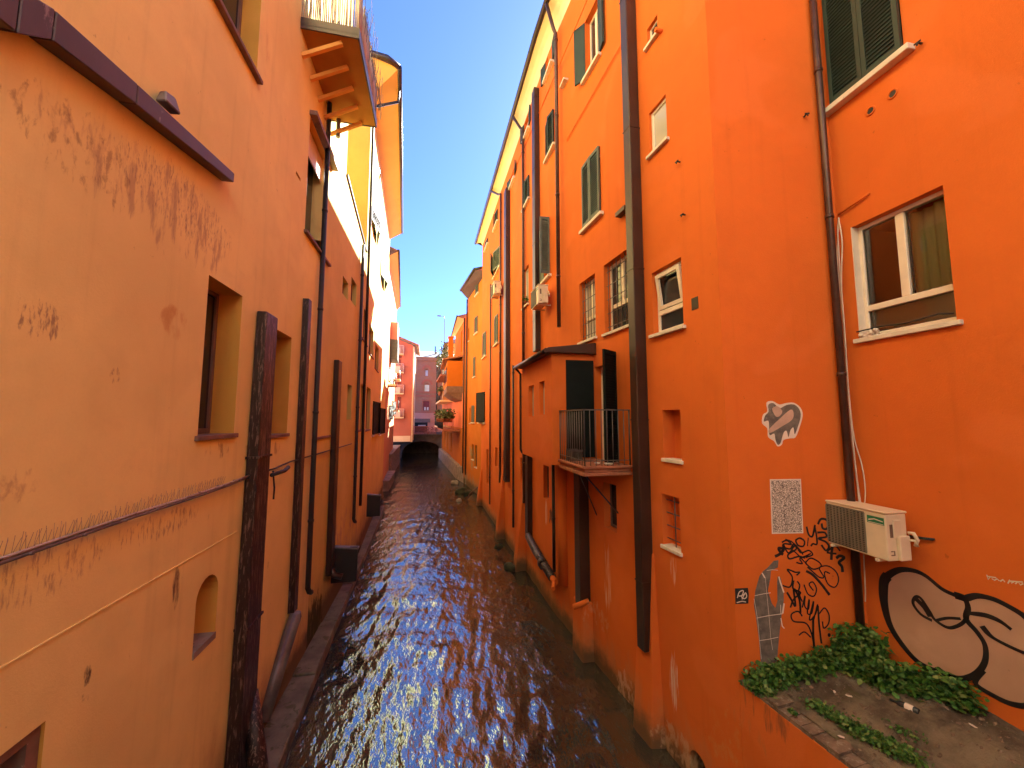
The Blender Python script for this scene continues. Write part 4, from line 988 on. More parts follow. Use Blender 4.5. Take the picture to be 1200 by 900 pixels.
# ---- air conditioners: one proto in local axes, copied to the walls
def make_ac():
    t = thing('air_conditioner', (0, 0, 0), 'x', 'air conditioner', 'air conditioners on the orange walls')
    bm = B(); box(bm, -.36, .36, -.28, 0, .03, .53); bevel(bm, .014, 2); mk('casing', bm, M['acbody'], t)
    bm = B(); box(bm, -.37, .37, -.29, .01, .532, .555); bevel(bm, .008); mk('lid', bm, M['acbody'], t)
    bm = B(); X0, X1 = -.335, .145
    for k in range(13): box(bm, X0+k*(X1-X0)/12-.005, X0+k*(X1-X0)/12+.005, -.294, -.2805, .06, .50)
    for k in range(22): box(bm, X0, X1, -.290, -.2802, .065+k*.0205, .073+k*.0205)
    g_ = mk('fan_grille', bm, M['acgrille'], t)
    bm = B(); box(bm, X0, X1, -.2801, -.279, .05, .51); mk('grille_backing', bm, M['dark'], g_)
    bm = B(); box(bm, .175, .345, -.2835, -.2801, .405, .485); bd = mk('badge', bm, M['badge'], t)
    bm = B(); prism(bm, [(.19, .43), (.25, .452), (.335, .44), (.335, .45), (.25, .462), (.19, .445)], Vector((0, 0, 0)), Vector((1, 0, 0)), ZV, Vector((0, 1, 0)), -.2848, -.2836); box(bm, .185, .34, -.2848, -.2836, .411, .417); mk('badge_mark', bm, M['paper'], bd)
    bm = B(); box(bm, .36, .375, -.20, -.09, .27, .47); box(bm, .36, .40, -.16, -.02, .04, .30); bevel(bm, .012)
    tube(bm, [(.39, -.03, .33), (.43, -.02, .34), (.45, .0, .27), (.42, .01, .2)], .018, 8); tube(bm, [(.39, -.03, .25), (.43, -.01, .26), (.44, .01, .2)], .014, 8); mk('valve_cover', bm, M['acbody'], t)
    bm = B(); box(bm, .3601, .364, -.24, -.21, .13, .14); box(bm, .3601, .364, -.24, -.19, .09, .10); box(bm, .3601, .364, -.2, -.19, .1, .14); box(bm, .3602, .363, -.235, -.195, .28, .42); mk('side_mark', bm, M['oldwood'], t)
    for x in (-.25, .25):
        bm = B(); box(bm, x-.015, x+.015, -.30, .10, -.0, .03); bevel(bm, .003); mk('bracket', bm, M['acbody'], t)
    return t
ac = make_ac()
def put_ac(W, px, py, o, label, sc=1.0, near_end=True):
    global ac_used
    s, z = W.sz(px, py, o); p = W.pt(s, z, o-.28*sc)
    t = ac if not ac_used else copy_tree(ac); ac_used = True
    sgn = W.e if W.e.y < 0 else -W.e
    t.location = p+(-sgn)*(.36*sc); t.rotation_euler = (0, 0, math.atan2(sgn.y, sgn.x)); t.scale = (sc, sc, sc); t['label'] = label; return t
ac_used = False
put_ac(RW3, 1042, 662, .40, 'yellowed white air conditioner with green badge above the graffiti, by the corner pipe')
put_ac(RW2, 631, 356, .42, 'grey white air conditioner under the open shutters, second nearest of the three', 1.0)
put_ac(RW2, 579, 344.5, .45, 'farthest small white air conditioner high on the orange wall, below a shuttered window', 1.1)

# pot plant on a sill
def leaves(bm, pts, n, size, spread, flat=.5):
    for _ in range(n):
        c = Vector(random.choice(pts))+Vector((random.gauss(0, spread[0]), random.gauss(0, spread[1]), min(2.1*spread[2], abs(random.gauss(0, spread[2])))))
        s = size*random.choice((.45, .7, .9, 1.0, 1.15, 1.4))
        nrm = Vector((random.gauss(0, .6), random.gauss(0, .6), flat+random.random())).normalized(); u = nrm.orthogonal().normalized()
        u = (Matrix.Rotation(random.uniform(0, 6.28), 3, nrm) @ u); v = nrm.cross(u)
        vs = [bm.verts.new(c+u*s*a+v*s*b+nrm*s*h) for a, b, h in ((-.5, 0, 0), (-.15, .33, .06), (.25, .28, .05), (.55, 0, -.06), (.25, -.28, .05), (-.15, -.33, .06))]
        bm.faces.new(vs)
r = r2['n2']; t = thing('pot_plant', RW2.pt(r[0]+.25, r[2]+.004, 0), 'small green pot plant on a narrow white sill left of the middle air conditioner', 'plant')
bm = B(); lathe(bm, t.location, [(.05, 0), (.07, .12), (.075, .12), (.06, .10)], 12); mk('pot', bm, M['tile'], t)
bm = B(); leaves(bm, [t.location+Vector((0, 0, .14))], 60, .07, (.08, .08, .09)); mk('leaves', bm, M['leaf'], t)
# ------------------------------------------------------------------ planter at the foot of the facing wall
PX = Plane((3.75, 4.24), (4.3, -2.8))
bm = B(); wbox(bm, PX, .004, PX.L, -.7, 1.80, -.20, 0); pl = None
n = 58
for k in range(n):   # broken brick coping
    a = .02+(PX.L-.04)*k/n; b = .02+(PX.L-.04)*(k+1)/n-.008; h = random.uniform(-.03, .02)
    wbox(bm, PX, a, b, 1.803, 1.86+h, -.24+random.uniform(-.02, .02), -.004+random.uniform(-.01, .004), mi=1)
tag(mk('planter_wall', bm, [M['right'], M['wornbrick']]), 'low orange retaining wall with worn brick top in front of the weeds', 'wall')
def soil_z(x, y):
    t = max(0, min(1, (x-(3.78+.078*(4.24-y)))/1.4)); return 1.84+.34*t*t*(3-2*t)*.9+.05*t+noise.noise(Vector((x*3, y*3, 0)))*.05+noise.noise(Vector((x*11, y*11, 4)))*.015
bm = B(); rows = []
for j in range(70):
    y = -2.9+j*(4.3+2.9)/69; x0 = 3.94+.078*(4.24-y) if y < 4.24 else 3.9; xa = x0-.02; xb = 5.5
    rows.append([bm.verts.new((xa+(xb-xa)*i/30, y, soil_z(xa+(xb-xa)*i/30, y))) for i in range(31)])
for a, b in zip(rows, rows[1:]):
    for i in range(30): bm.faces.new((a[i], a[i+1], b[i+1], b[i]))
struct('soil', bm, M['soil'], True)
def soilpt(px, py):
    z = 2.0
    for _ in range(6):
        p = on_level(px, py, z); z = soil_z(p.x, p.y)
    return on_level(px, py, z)
def along(pxs, n=14):
    out = []
    for (a, b) in zip(pxs, pxs[1:]):
        for k in range(n): out.append(soilpt(a[0]+(b[0]-a[0])*k/n, a[1]+(b[1]-a[1])*k/n))
    return out
bm = B()
leaves(bm, along([(884, 808), (905, 803), (930, 795), (965, 785), (1000, 778), (1030, 785)]), 4200, .052, (.055, .055, .10))
leaves(bm, along([(985, 775), (1005, 768), (1035, 780)]), 1700, .054, (.07, .055, .17))
leaves(bm, along([(1000, 790), (1030, 803), (1060, 808), (1100, 815), (1138, 832)]), 3900, .052, (.06, .065, .11))
leaves(bm, along([(880, 803), (890, 812), (905, 815)]), 500, .045, (.03, .04, .04))
o = mk('weeds', bm, M['leaf']); tag(o, 'dense leafy green weeds growing along the foot of the graffitied walls', 'weeds', kind='stuff')
bm = B()
leaves(bm, along([(955, 828), (985, 845), (1010, 862), (1040, 875), (1075, 893)]), 2300, .034, (.045, .05, .03))
leaves(bm, along([(928, 835), (932, 838)]), 120, .03, (.015, .02, .015))
leaves(bm, along([(1050, 850), (1085, 868)]), 160, .03, (.05, .05, .01))
o = mk('weeds', bm, M['leaf']); tag(o, 'low patch of small-leaved weeds behind the worn brick edge', 'weeds', kind='stuff')
# bottle and scraps
p0, p1 = soilpt(1043, 823), soilpt(1076, 838); d = (p1-p0).normalized(); L = (p1-p0).length*1.05
t = thing('bottle', p0+Vector((0, 0, .03)), 'dark glass bottle with a pale label lying on the soil by the weeds', 'bottle')
bm = B(); lathe(bm, p0+Vector((0, 0, .03)), [(.010, 0), (.012, L*.03), (.012, L*.22), (.030, L*.36), (.032, L*.5), (.032, L*.97), (.026, L)], 16, axis=d); mk('glass', bm, M['glass'], t)
bm = B(); lathe(bm, p0+Vector((0, 0, .03)), [(.0325, L*.55), (.0335, L*.56), (.0335, L*.82), (.0325, L*.83)], 16, axis=d); mk('bottle_label', bm, M['paper'], t)
scr = [(995, 817, 'white paper scrap under the weeds left of the bottle', .035), (978, 812, 'smallest white scrap on bare soil near the facing wall', .022), (986, 865, 'white scrap lying on the worn brick edge', .03), (1140, 852, 'white scrap on the soil below the end of the weeds', .028), (1092, 862, 'tiny white scrap on the moss right of the bottle', .018), (1116, 877, 'white scrap nearest the lower right corner', .03)]
for px, py, lab, s in scr:
    p = soilpt(px, py)+Vector((0, 0, .012)); bm = B(); a = random.uniform(0, 3)
    U = Vector((math.cos(a), math.sin(a), .12)).normalized(); V = Vector((-math.sin(a), math.cos(a), .1)).normalized()
    prism(bm, [(-s, -s*.4), (s*.3, -s*.55), (s, -s*.1), (s*.5, s*.5), (-s*.7, s*.4)], p, U, V, U.cross(V), 0, .003)
    tag(mk('paper_scrap', bm, M['paper']), lab, 'litter', 'white scraps littering the planter soil')

# ------------------------------------------------------------------ paste-ups and paint on the facing walls
def pxmap(x0, y0, k): return lambda p: (x0+p[0]/k, y0+p[1]/k)
def flat(W, pts, f):
    out = []
    for p in pts:
        s, z = W.sz(*f(p)); out.append((s, z))
    return out
def sheet(name, W, pts, f, o0, o1, mat, par=None, sm=0):
    P = smooth_path(pts, sm, True) if sm else pts
    bm = B(); prism(bm, flat(W, P, f), W.A, W.e, ZV, W.n, o0, o1); return mk(name, bm, mat, par)
f1 = pxmap(870, 460, 5)
t = thing('sticker', FWL.hit(917, 520, .003), 'cut-out black heart paste-up with pink bands and white border, high on the facing wall', 'poster')
sheet('paper', FWL, [(140, 60), (175, 50), (215, 70), (255, 62), (300, 60), (340, 90), (352, 135), (335, 200), (310, 262), (280, 268), (240, 278), (230, 305), (205, 315), (185, 285), (150, 260), (145, 210), (115, 180), (120, 130), (145, 110)], f1, .001, .004, M['paper'], t, 3)
sheet('heart_print', FWL, [(150, 72), (180, 62), (215, 92), (255, 74), (300, 70), (332, 98), (340, 140), (325, 195), (305, 245), (298, 205), (280, 220), (268, 262), (258, 225), (240, 235), (222, 295), (205, 305), (192, 275), (185, 240), (158, 250), (155, 205), (150, 165), (124, 170), (132, 135), (152, 112)], f1, .0045, .0055, M['paperdark'], t, 3)
b_ = sheet('band_print', FWL, [(155, 215), (215, 155), (280, 100), (298, 122), (288, 160), (230, 198), (162, 236)], f1, .006, .007, M['skin'], t, 3)
sheet('band_print', FWL, [(172, 95), (205, 80), (232, 112), (212, 140), (192, 138)], f1, .006, .007, M['skin'], t, 3)
bm = B(); P = flat(FWL, [(160, 508), (342, 506), (356, 824), (172, 828)], f1); prism(bm, P, FWL.A, FWL.e, ZV, FWL.n, .001, .003)
t = mk('poster', bm, M['paper']); tag(t, 'white poster filled with dense black squiggles, below the heart paste-up', 'poster')
bm = B(); P = flat(FWL, [(167, 516), (336, 514), (349, 817), (179, 820)], f1); prism(bm, P, FWL.A, FWL.e, ZV, FWL.n, .0035, .0042); mk('print', bm, M['squiggle'], t)
f2 = pxmap(860, 640, 6.43)
t = thing('paste_up', FWL.hit(902, 770, .003), 'tall dark grey paper hand paste-up with pale torn seams, rising from the weeds', 'poster')
sheet('hand_print', FWL, [(222, 185), (250, 165), (300, 110), (335, 105), (330, 160), (278, 185), (272, 250), (255, 335), (285, 430), (312, 465), (328, 410), (325, 270), (330, 228), (352, 240), (374, 350), (375, 410), (355, 540), (340, 680), (325, 850), (320, 960), (208, 960), (200, 850), (188, 700), (165, 530), (150, 440), (160, 340), (192, 225)], f2, .001, .004, M['paperdark'], t)
bm = B()
for pts, w_ in (([(155, 372), (220, 358), (275, 350)], .007), ([(170, 540), (260, 522), (365, 508)], .008), ([(190, 710), (260, 700), (332, 684)], .007), ([(245, 182), (290, 176), (330, 180)], .006), ([(235, 235), (245, 350), (262, 520), (276, 690), (290, 780)], .004), ([(336, 228), (348, 270), (374, 348)], .016), ([(376, 430), (365, 505)], .02), ([(352, 540), (362, 600), (378, 618)], .012), ([(150, 395), (165, 480), (178, 560), (190, 700), (205, 850)], .005), ([(210, 200), (232, 238)], .016), ([(350, 440), (352, 510)], .008)):
    ribbon(bm, [FWL.pt(*q) for q in flat(FWL, pts, f2)], w_, FWL.n, .0055)
mk('torn_seam', bm, M['paper'], t)
t = sheet('sticker', FWL, [(8, 318), (105, 314), (112, 360), (108, 432), (12, 436)], f2, .001, .003, M['dark']); tag(t, 'small square black sticker with pale scrawl near the wall corner', 'sticker')
bm = B()
for pts in ([(25, 390), (40, 345), (70, 335), (60, 370), (35, 375)], [(60, 400), (85, 350), (95, 380), (75, 395), (55, 375), (85, 360)], [(20, 425), (60, 415), (90, 420)]): ribbon(bm, [FWL.pt(*q) for q in flat(FWL, smooth_path(pts, 4), f2)], .012, FWL.n, .0035)
mk('scrawl', bm, M['iron'] if False else M['paper'], t)

f3 = pxmap(900, 590, 5); bm = B()
STR = [([(225, 135), (238, 182), (260, 190), (275, 125)], .022), ([(272, 130), (284, 195), (285, 238), (262, 236), (250, 250)], .02), ([(292, 122), (308, 92), (340, 95), (355, 125), (338, 150), (318, 142), (314, 116)], .026),
 ([(288, 170), (330, 170), (340, 195), (296, 205), (338, 225), (356, 252), (338, 275), (312, 242)], .024), ([(235, 200), (230, 250)], .012), ([(345, 284), (368, 262), (395, 250), (422, 278)], .02), ([(376, 255), (372, 290), (370, 330)], .032), ([(343, 286), (370, 292), (400, 294)], .022), ([(398, 320), (420, 306), (445, 318), (415, 345), (432, 370), (436, 402)], .034),
 ([(40, 310), (68, 296), (90, 268), (62, 262), (72, 285), (88, 300)], .034), ([(80, 228), (108, 216), (135, 238), (95, 236), (88, 252), (128, 266), (148, 240), (165, 266), (118, 298), (126, 324), (180, 310), (216, 320)], .02), ([(160, 216), (186, 202), (213, 222), (205, 250), (176, 245), (160, 216)], .02), ([(90, 240), (120, 290), (160, 245), (190, 288), (238, 275), (260, 300), (218, 316)], .018), ([(165, 345), (200, 352), (186, 322), (224, 306), (250, 292)], .016),
 ([(218, 348), (250, 320), (300, 345), (308, 370), (262, 384), (218, 348)], .016), ([(222, 395), (262, 418), (310, 470), (360, 536)], .03), ([(230, 372), (262, 400), (300, 432), (326, 430), (300, 378), (350, 366), (398, 400), (412, 450), (390, 490), (348, 468), (330, 402), (362, 410)], .016), ([(100, 210), (140, 225), (180, 265), (205, 300)], .016), ([(130, 262), (175, 300), (215, 345)], .016),
 ([(85, 480), (128, 488), (142, 432), (112, 386), (158, 402), (185, 402), (166, 420)], .018), ([(150, 450), (146, 498), (190, 522), (150, 560), (130, 610)], .02), ([(110, 520), (134, 560), (160, 600), (150, 500), (182, 560), (190, 640)], .024), ([(170, 455), (185, 480), (178, 520), (200, 575)], .018),
 ([(200, 610), (216, 540), (214, 600), (236, 618), (240, 560), (230, 640), (256, 640), (266, 572), (242, 680), (276, 650), (290, 590), (264, 690)], .017), ([(210, 475), (232, 528), (268, 542), (283, 500), (262, 460), (240, 474), (266, 510)], .016), ([(200, 660), (175, 632), (136, 650), (150, 690), (222, 702), (256, 768), (268, 840)], .018), ([(264, 665), (264, 760), (270, 848)], .026), ([(180, 772), (212, 752), (250, 784)], .016), ([(292, 598), (298, 700), (312, 820)], .022), ([(300, 645), (330, 612), (356, 650), (354, 702), (326, 730), (318, 690)], .016)]
for pts, w_ in STR: ribbon(bm, [FWL.pt(*q) for q in flat(FWL, smooth_path(pts, 6), f3)], w_*1.05, FWL.n, .0028)
for c in ((357, 770), (372, 796), (386, 830)):
    q = flat(FWL, [c], f3)[0]; prism(bm, [(q[0]+.02*math.cos(a*.785), q[1]+.024*math.sin(a*.785)) for a in range(8)], FWL.A, FWL.e, ZV, FWL.n, .002, .003)
mk('graffiti', bm, M['paint'], hR)

f4 = pxmap(1020, 650, 4.739)
B1 = [(90, 125), (160, 85), (240, 88), (310, 118), (400, 190), (470, 224), (525, 248), (545, 295), (535, 358), (595, 430), (638, 500), (642, 580), (612, 640), (560, 678), (490, 688), (390, 655), (280, 605), (195, 520), (115, 400), (80, 280), (74, 180)]
B2 = [(543, 345), (541, 240), (600, 228), (690, 248), (790, 298), (860, 345), (925, 420), (960, 560), (950, 720), (900, 830), (800, 832), (690, 785), (585, 712), (630, 640), (645, 570), (636, 500), (600, 430)]
fl = sheet('graffiti', RW3, B2, f4, .0015, .003, M['gfill'], hR, 4); fl2 = sheet('graffiti_fill', RW3, B1, f4, .0035, .005, M['gfill'], fl, 4)
bm = B()
def stroke(pts, w, closed=False, k=6):
    P = smooth_path(pts, k, closed)
    if closed: P = P+[P[0], P[1]]
    Q = [RW3.pt(*q) for q in flat(RW3, P, f4)]
    if isinstance(w, list): 
        n = len(Q); ww = [w[min(len(w)-1, int(i/n*len(w)))]+(w[min(len(w)-1, int(i/n*len(w))+1)]-w[min(len(w)-1, int(i/n*len(w)))])*((i/n*len(w)) % 1) for i in range(n)]
    else: ww = w
    ribbon(bm, Q, ww, RW3.n, .0062)
stroke(B1, [.075, .05, .04, .04, .045, .05, .04, .045, .05, .05, .055, .07, .10], True)
stroke(B2[1:14], [.06, .045, .045, .05, .05, .05, .045, .045]); 
stroke([(345, 366), (282, 330), (240, 272), (252, 236), (282, 242), (330, 312), (362, 362), (430, 404), (480, 398), (522, 372), (540, 330)], .03); stroke([(255, 245), (300, 290), (335, 345)], .05); stroke([(366, 366), (430, 352), (505, 356)], .026)
stroke([(550, 325), (640, 336), (720, 368), (786, 416)], [.03, .04, .045, .04, .03]); stroke([(622, 396), (672, 452), (760, 502), (870, 552)], [.05, .05, .03, .03, .03]); stroke([(470, 224), (520, 240), (548, 262)], .07)
mk('graffiti_outline', bm, M['paint'], fl)
bm = B()
for pts in ([(648, 112), (655, 138), (668, 120)], [(675, 132), (690, 142), (705, 134), (718, 146)], [(722, 148), (738, 138), (748, 152)], [(765, 160), (775, 140), (785, 158), (800, 148)], [(806, 162), (820, 150), (835, 168), (850, 160)], [(650, 120), (700, 128)], [(770, 146), (848, 152)]): ribbon(bm, [RW3.pt(*q) for q in flat(RW3, pts, f4)], .010, RW3.n, .003)
mk('graffiti', bm, M['cable'], hR)

# ------------------------------------------------------------------ RIGHT BANK: amber house
L2 = Plane((3.58, 23.2), (2.98, 29.4)); h2 = thing('amber_house', (3.3, 26, 0), 'narrow amber orange house with dark overhanging roof beyond the corner house', 'house')
ops = [L2.rect(561, 324, 557.5, 347), L2.rect(560, 370, 556.5, 392), L2.rect(557.3, 418, 555, 442), L2.rect(556, 475, 553, 495), L2.rect(559, 522, 556.2, 547), L2.rect(555, 521, 552.5, 538), L2.rect(551.5, 478, 550, 496), L2.rect(550, 384, 548.7, 400)]
ops = [o for o in ops]; Z2 = 14.35
bm = B(); wall_sheet(bm, L2, 0, L2.L, -.7, Z2, [o+(.2,) for o in ops]); quad(bm, L2.pt(L2.L, -.7), L2.pt(L2.L, Z2), L2.pt(L2.L, Z2, -7), L2.pt(L2.L, -.7, -7)); mk('wall', bm, M['amber'], h2)
for k, o in enumerate(ops):
    if k < 4: shut_pair(h2, L2, o, 'greygreen', 5, 8, .18)
    else: window(h2, L2, o, .18, 'oldwood', 'glass', 1, 0, .04, 'sill', .04)
eave(h2, [(3.58, 23.3), (2.98, 29.4)], [(2.86, 24.2), (2.34, 28.6)], Z2-.1, 14.62, FLAT, M['flash'], 'dark', .09, [(8, 24.2, 16.5), (8, 28.6, 16.5)])
bm = B(); tube(bm, [(2.86, 24.2, 14.67), (3.4, 24.0, 14.75)], .08, 8); mk('gutter', bm, M['dark'], h2)
downpipe(h2, L2, L2.L-.15, .8, 14.2, .055, .09, 'brown'); downpipe(h2, L2, .35, .8, 14.2, .05, .08, 'copper')

# ------------------------------------------------------------------ RIGHT BANK: house with loggia, terrace and balconies
L3 = Plane((2.88, 29.9), (1.95, 50.5)); h3 = thing('balcony_house', (2.6, 38, 0), 'coral and orange house with closed loggia, planted balconies and a roof terrace near the bridge', 'house')
def atY(px, Y): d = ray(px, 480); return d.x*Y/d.y
ops = [(s, s+.9, z, z+1.9, .2) for s in (9, 12.5, 16) for z in (1.6, 4.4, 8.2)]
bm = B(); wall_sheet(bm, L3, 0, L3.L, -.7, 10.0, ops); wall_sheet(bm, L3, 0, 7, 10.0, 13.0, [(2, 2.8, 10.6, 12.4, .2)]); quad(bm, L3.pt(0, -.7), L3.pt(0, 13), L3.pt(0, 13, -6), L3.pt(0, -.7, -6)); quad(bm, L3.pt(7, 10), L3.pt(7, 13), L3.pt(7, 13, -6), L3.pt(7, 10, -6)); mk('wall', bm, M['amber'], h3)
for o in ops: window(h3, L3, o[:4], .18, 'white', 'glass', 2, 0, .05, None)
bm = B(); wbox(bm, L3, .02, L3.L, 4.2, 7.0, .003, .04) ; mk('render_band', bm, M['coral'], h3)
bm = B(); quad(bm, L3.pt(7, 10), L3.pt(L3.L, 10), L3.pt(L3.L, 10, -6), L3.pt(7, 10, -6)); mk('terrace', bm, M['tile'], h3)
eave(h3, [(2.86, 30.4), (2.56, 37.2)], [(2.24, 30.6), (2.26, 38.2)], 12.95, 13.15, FLAT, M['cream'], 'brown', .07, [(7, 30.6, 14.6), (7, 38.2, 14.6)])
downpipe(h3, L3, .12, .8, 12.9, .06, .1, 'brown')
# loggia
YL = 31.3; xa, xb_ = atY(523.5, YL), 2.80; z0, z1 = 5+(488-451)/450*YL, 5+(488-421)/450*YL
bm = B(); box(bm, xa, xb_, YL, YL+5.5, z0, z1); lg = mk('loggia', bm, M['amber'], h3)
bm = B(); box(bm, xa-.03, xb_, YL-.03, YL+5.6, z0-.5, z0-.003); hexa(bm, [(xa+.5, YL+.1, z0-.9), (xb_, YL+.1, z0-1.2), (xb_, YL+5, z0-1.2), (xa+.5, YL+5, z0-.9), (xa, YL, z0-.502), (xb_, YL, z0-.502), (xb_, YL+5.5, z0-.502), (xa, YL+5.5, z0-.502)]); mk('loggia_base', bm, M['sillbrown'], lg)
bm = B(); hexa(bm, [(xa-.35, YL-.1, z1+.05), (xb_, YL-.1, z1+.35), (xb_, YL+7, z1+.35), (xa-.35, YL+7, z1+.05), (xa-.35, YL-.1, z1+.17), (xb_, YL-.1, z1+.47), (xb_, YL+7, z1+.47), (xa-.35, YL+7, z1+.17)]); mk('loggia_roof', bm, M['roof'], lg)
for k in range(3):
    bm = B(); box(bm, xa-.03, xa-.003, YL+.5+k*1.7, YL+1.6+k*1.7, z0+.4, z1-.4); mk('window', bm, M['glass'], lg)
# balconies below and beside it
for k, (Y0, Y1, z, pxo) in enumerate(((32.5, 40, 3.9, 519), (38, 46, 6.6, 515.5), (38.5, 46, 9.2, 515.5), (40, 47, 4.0, 514))):
    xo = atY(pxo, Y0); bm = B(); hexa(bm, [(xo, Y0, z), (L3.pt((Y0-29.9)/L3.e.y, 0).x, Y0, z), (L3.pt((Y1-29.9)/L3.e.y, 0).x, Y1, z), (xo-.25, Y1, z), (xo, Y0, z+.16), (L3.pt((Y0-29.9)/L3.e.y, 0).x, Y0, z+.16), (L3.pt((Y1-29.9)/L3.e.y, 0).x, Y1, z+.16), (xo-.25, Y1, z+.16)]); bl = mk('balcony', bm, M['cream'] if k % 2 else M['tile'], h3)
    bm = B(); n = 30
    for j in range(n+1): tube(bm, [(xo+.03-.25*j/n, Y0+.03+(Y1-Y0-.06)*j/n, z+.16), (xo+.03-.25*j/n, Y0+.03+(Y1-Y0-.06)*j/n, z+1.1)], .012, 5)
    for j in range(9): tube(bm, [(xo+.03+j*.11, Y0+.03, z+.16), (xo+.03+j*.11, Y0+.03, z+1.1)], .012, 5)
    tube(bm, [(xo+.95, Y0+.03, z+1.1), (xo+.03, Y0+.03, z+1.1), (xo-.22, Y1-.03, z+1.1)], .025, 6); mk('railing', bm, M['dark'], bl)
def planting(name, label, base, n, size, spread, mat='leaf2', pot=True):
    t = thing(name, base[0], label, 'plant', 'plants on the balconies by the bridge')
    bm = B(); leaves(bm, base, n, size, spread, .2); mk('leaves', bm, M[mat], t)
    for p in base[::3]:
        bm = B(); lathe(bm, Vector(p)+Vector((0, 0, -.35)), [(.14, 0), (.19, .3), (.2, .33), (.15, .3)], 10); mk('pot', bm, M['tile'], t)
xo = atY(519, 32.5)
planting('balcony_plant', 'bushy trailing plants spilling over the lowest balcony railing by the quay', [(xo+.05+.1*k, 32.6, 5.0) for k in range(8)]+[(xo-.03*k, 32.7+k*.8, 5.0) for k in range(9)], 1500, .16, (.16, .3, .35))
planting('terrace_plant', 'tall green shrubs crowding the roof terrace beside the thin mast', [(atY(520, 36)+.2*k, 36+.8*k, 10.55) for k in range(5)]+[(atY(517, 40), 40+k, 10.6) for k in range(4)], 1300, .17, (.28, .5, .75))
planting('balcony_plant', 'small clump of plants on the middle balcony left of the closed loggia', [(atY(515.5, 38)+.05, 38.2+.5*k, 7.6) for k in range(5)], 350, .15, (.12, .3, .25))
bm = B(); box(bm, 1.75, 2.15, 33.4, 33.9, 10.2, 12.0); box(bm, 1.7, 2.2, 33.35, 33.95, 12.0, 12.12); mk('chimney', bm, M['amber'], h3)
bm = B(); x_ = atY(519.3, 40)
tube(bm, [(x_, 40, 10.1), (x_, 40, 15.3), (x_-.05, 40, 15.6), (x_-.4, 40, 15.62)], [.05, .035, .03, .03], 8); box(bm, x_-.75, x_-.4, 39.93, 40.07, 15.58, 15.68); tag(mk('lamp_mast', bm, M['iron']), 'thin grey lamp mast with a bent arm rising above the roof terrace', 'lamp')
# masonry quay below
bm = B(); pts = [(3.35, 27.6), (2.45, 32.5), (1.95, 42), (1.55, 51)]
for (xa_, ya_), (xb2, yb2) in zip(pts, pts[1:]):
    n = 4
    for k in range(n):
        t0, t1 = k/n+.004, (k+1)/n-.004; a = (xa_+(xb2-xa_)*t0, ya_+(yb2-ya_)*t0); b = (xa_+(xb2-xa_)*t1, ya_+(yb2-ya_)*t1)
        h = 1.15+random.uniform(-.1, .12); hexa(bm, [(a[0], a[1], -.7), (a[0]+1.6, a[1], -.7), (b[0]+1.6, b[1], -.7), (b[0], b[1], -.7), (a[0]+.05, a[1], h), (a[0]+1.6, a[1], h), (b[0]+1.6, b[1], h), (b[0]+.05, b[1], h)])
bevel(bm, .04); tag(mk('quay_wall', bm, M['stone']), 'grey block quay wall under the balcony house on the right bank', 'wall')
for k, (px, py, s) in enumerate(((541, 577, .34), (533, 566, .26), (549, 578, .22), (538, 586, .16))):
    p = on_level(px, py, .05); bm = B(); bmesh.ops.create_icosphere(bm, subdivisions=3, radius=s, matrix=Matrix.Translation(p) @ Matrix.Diagonal((1.2, 1.4, .9, 1)))
    for v in bm.verts: v.co += (v.co-p)*(noise.noise(v.co*3)*.5)
    tag(mk('boulder', bm, M['stone'] if k % 2 else M['moss'], smooth=True), ['largest mossy boulder in the water at the end of the right quay', 'pale boulder at the foot of the right quay wall', 'mossy boulder nearest the amber house', 'smallest pale stone breaking the water by the boulders'][k], 'rock', 'boulders at the foot of the right quay')
bm = B(); tube(bm, [on_level(548, 584, .1), on_level(551, 578, .5), on_level(560, 571, .9)], .05, 7); tag(mk('driftwood', bm, M['oldwood']), 'weathered branch caught against the boulders at the right bank', 'branch')

# ------------------------------------------------------------------ the bridge and the brick house behind it
t = thing('bridge', (-.8, 52, 0), 'low dark bridge crossing the far end of the canal', 'bridge')
BR = Plane((-4.5, 50.6), (4.5, 50.6)); bm = B(); ctr = BR.sz(494.5, 525)[0]
zarc = 1.9; ar = [(ctr+2.5*math.cos(math.pi*k/12), .1+2.0*math.sin(math.pi*k/12)**.7) for k in range(13)]
top = 2.75; L_ = [(0, -.7), (ar[-1][0], -.7)]+ar[::-1]+[(ar[0][0], -.7), (BR.L, -.7), (BR.L, top), (0, top)]
prism(bm, L_, BR.A, BR.e, ZV, BR.n, -3.2, 0); mk('arch', bm, M['darkstone'], t)
bm = B(); wbox(bm, BR, 0, BR.L, top+.003, top+.18, -8.5, .12); mk('deck', bm, M['darkstone'], t)
bm = B()
s0, s1 = BR.sz(484, 505)[0], BR.sz(511, 505)[0]
for k in range(29): tube(bm, [BR.pt(s0+(s1-s0)*k/28, top+.18, .02), BR.pt(s0+(s1-s0)*k/28, top+1.2, .02)], .015, 5)
tube(bm, [BR.pt(s0, top+1.2, .02), BR.pt(s1, top+1.2, .02)], .03, 6); tube(bm, [BR.pt(s0, top+.35, .02), BR.pt(s1, top+.35, .02)], .02, 6); mk('railing', bm, M['coral'], t)
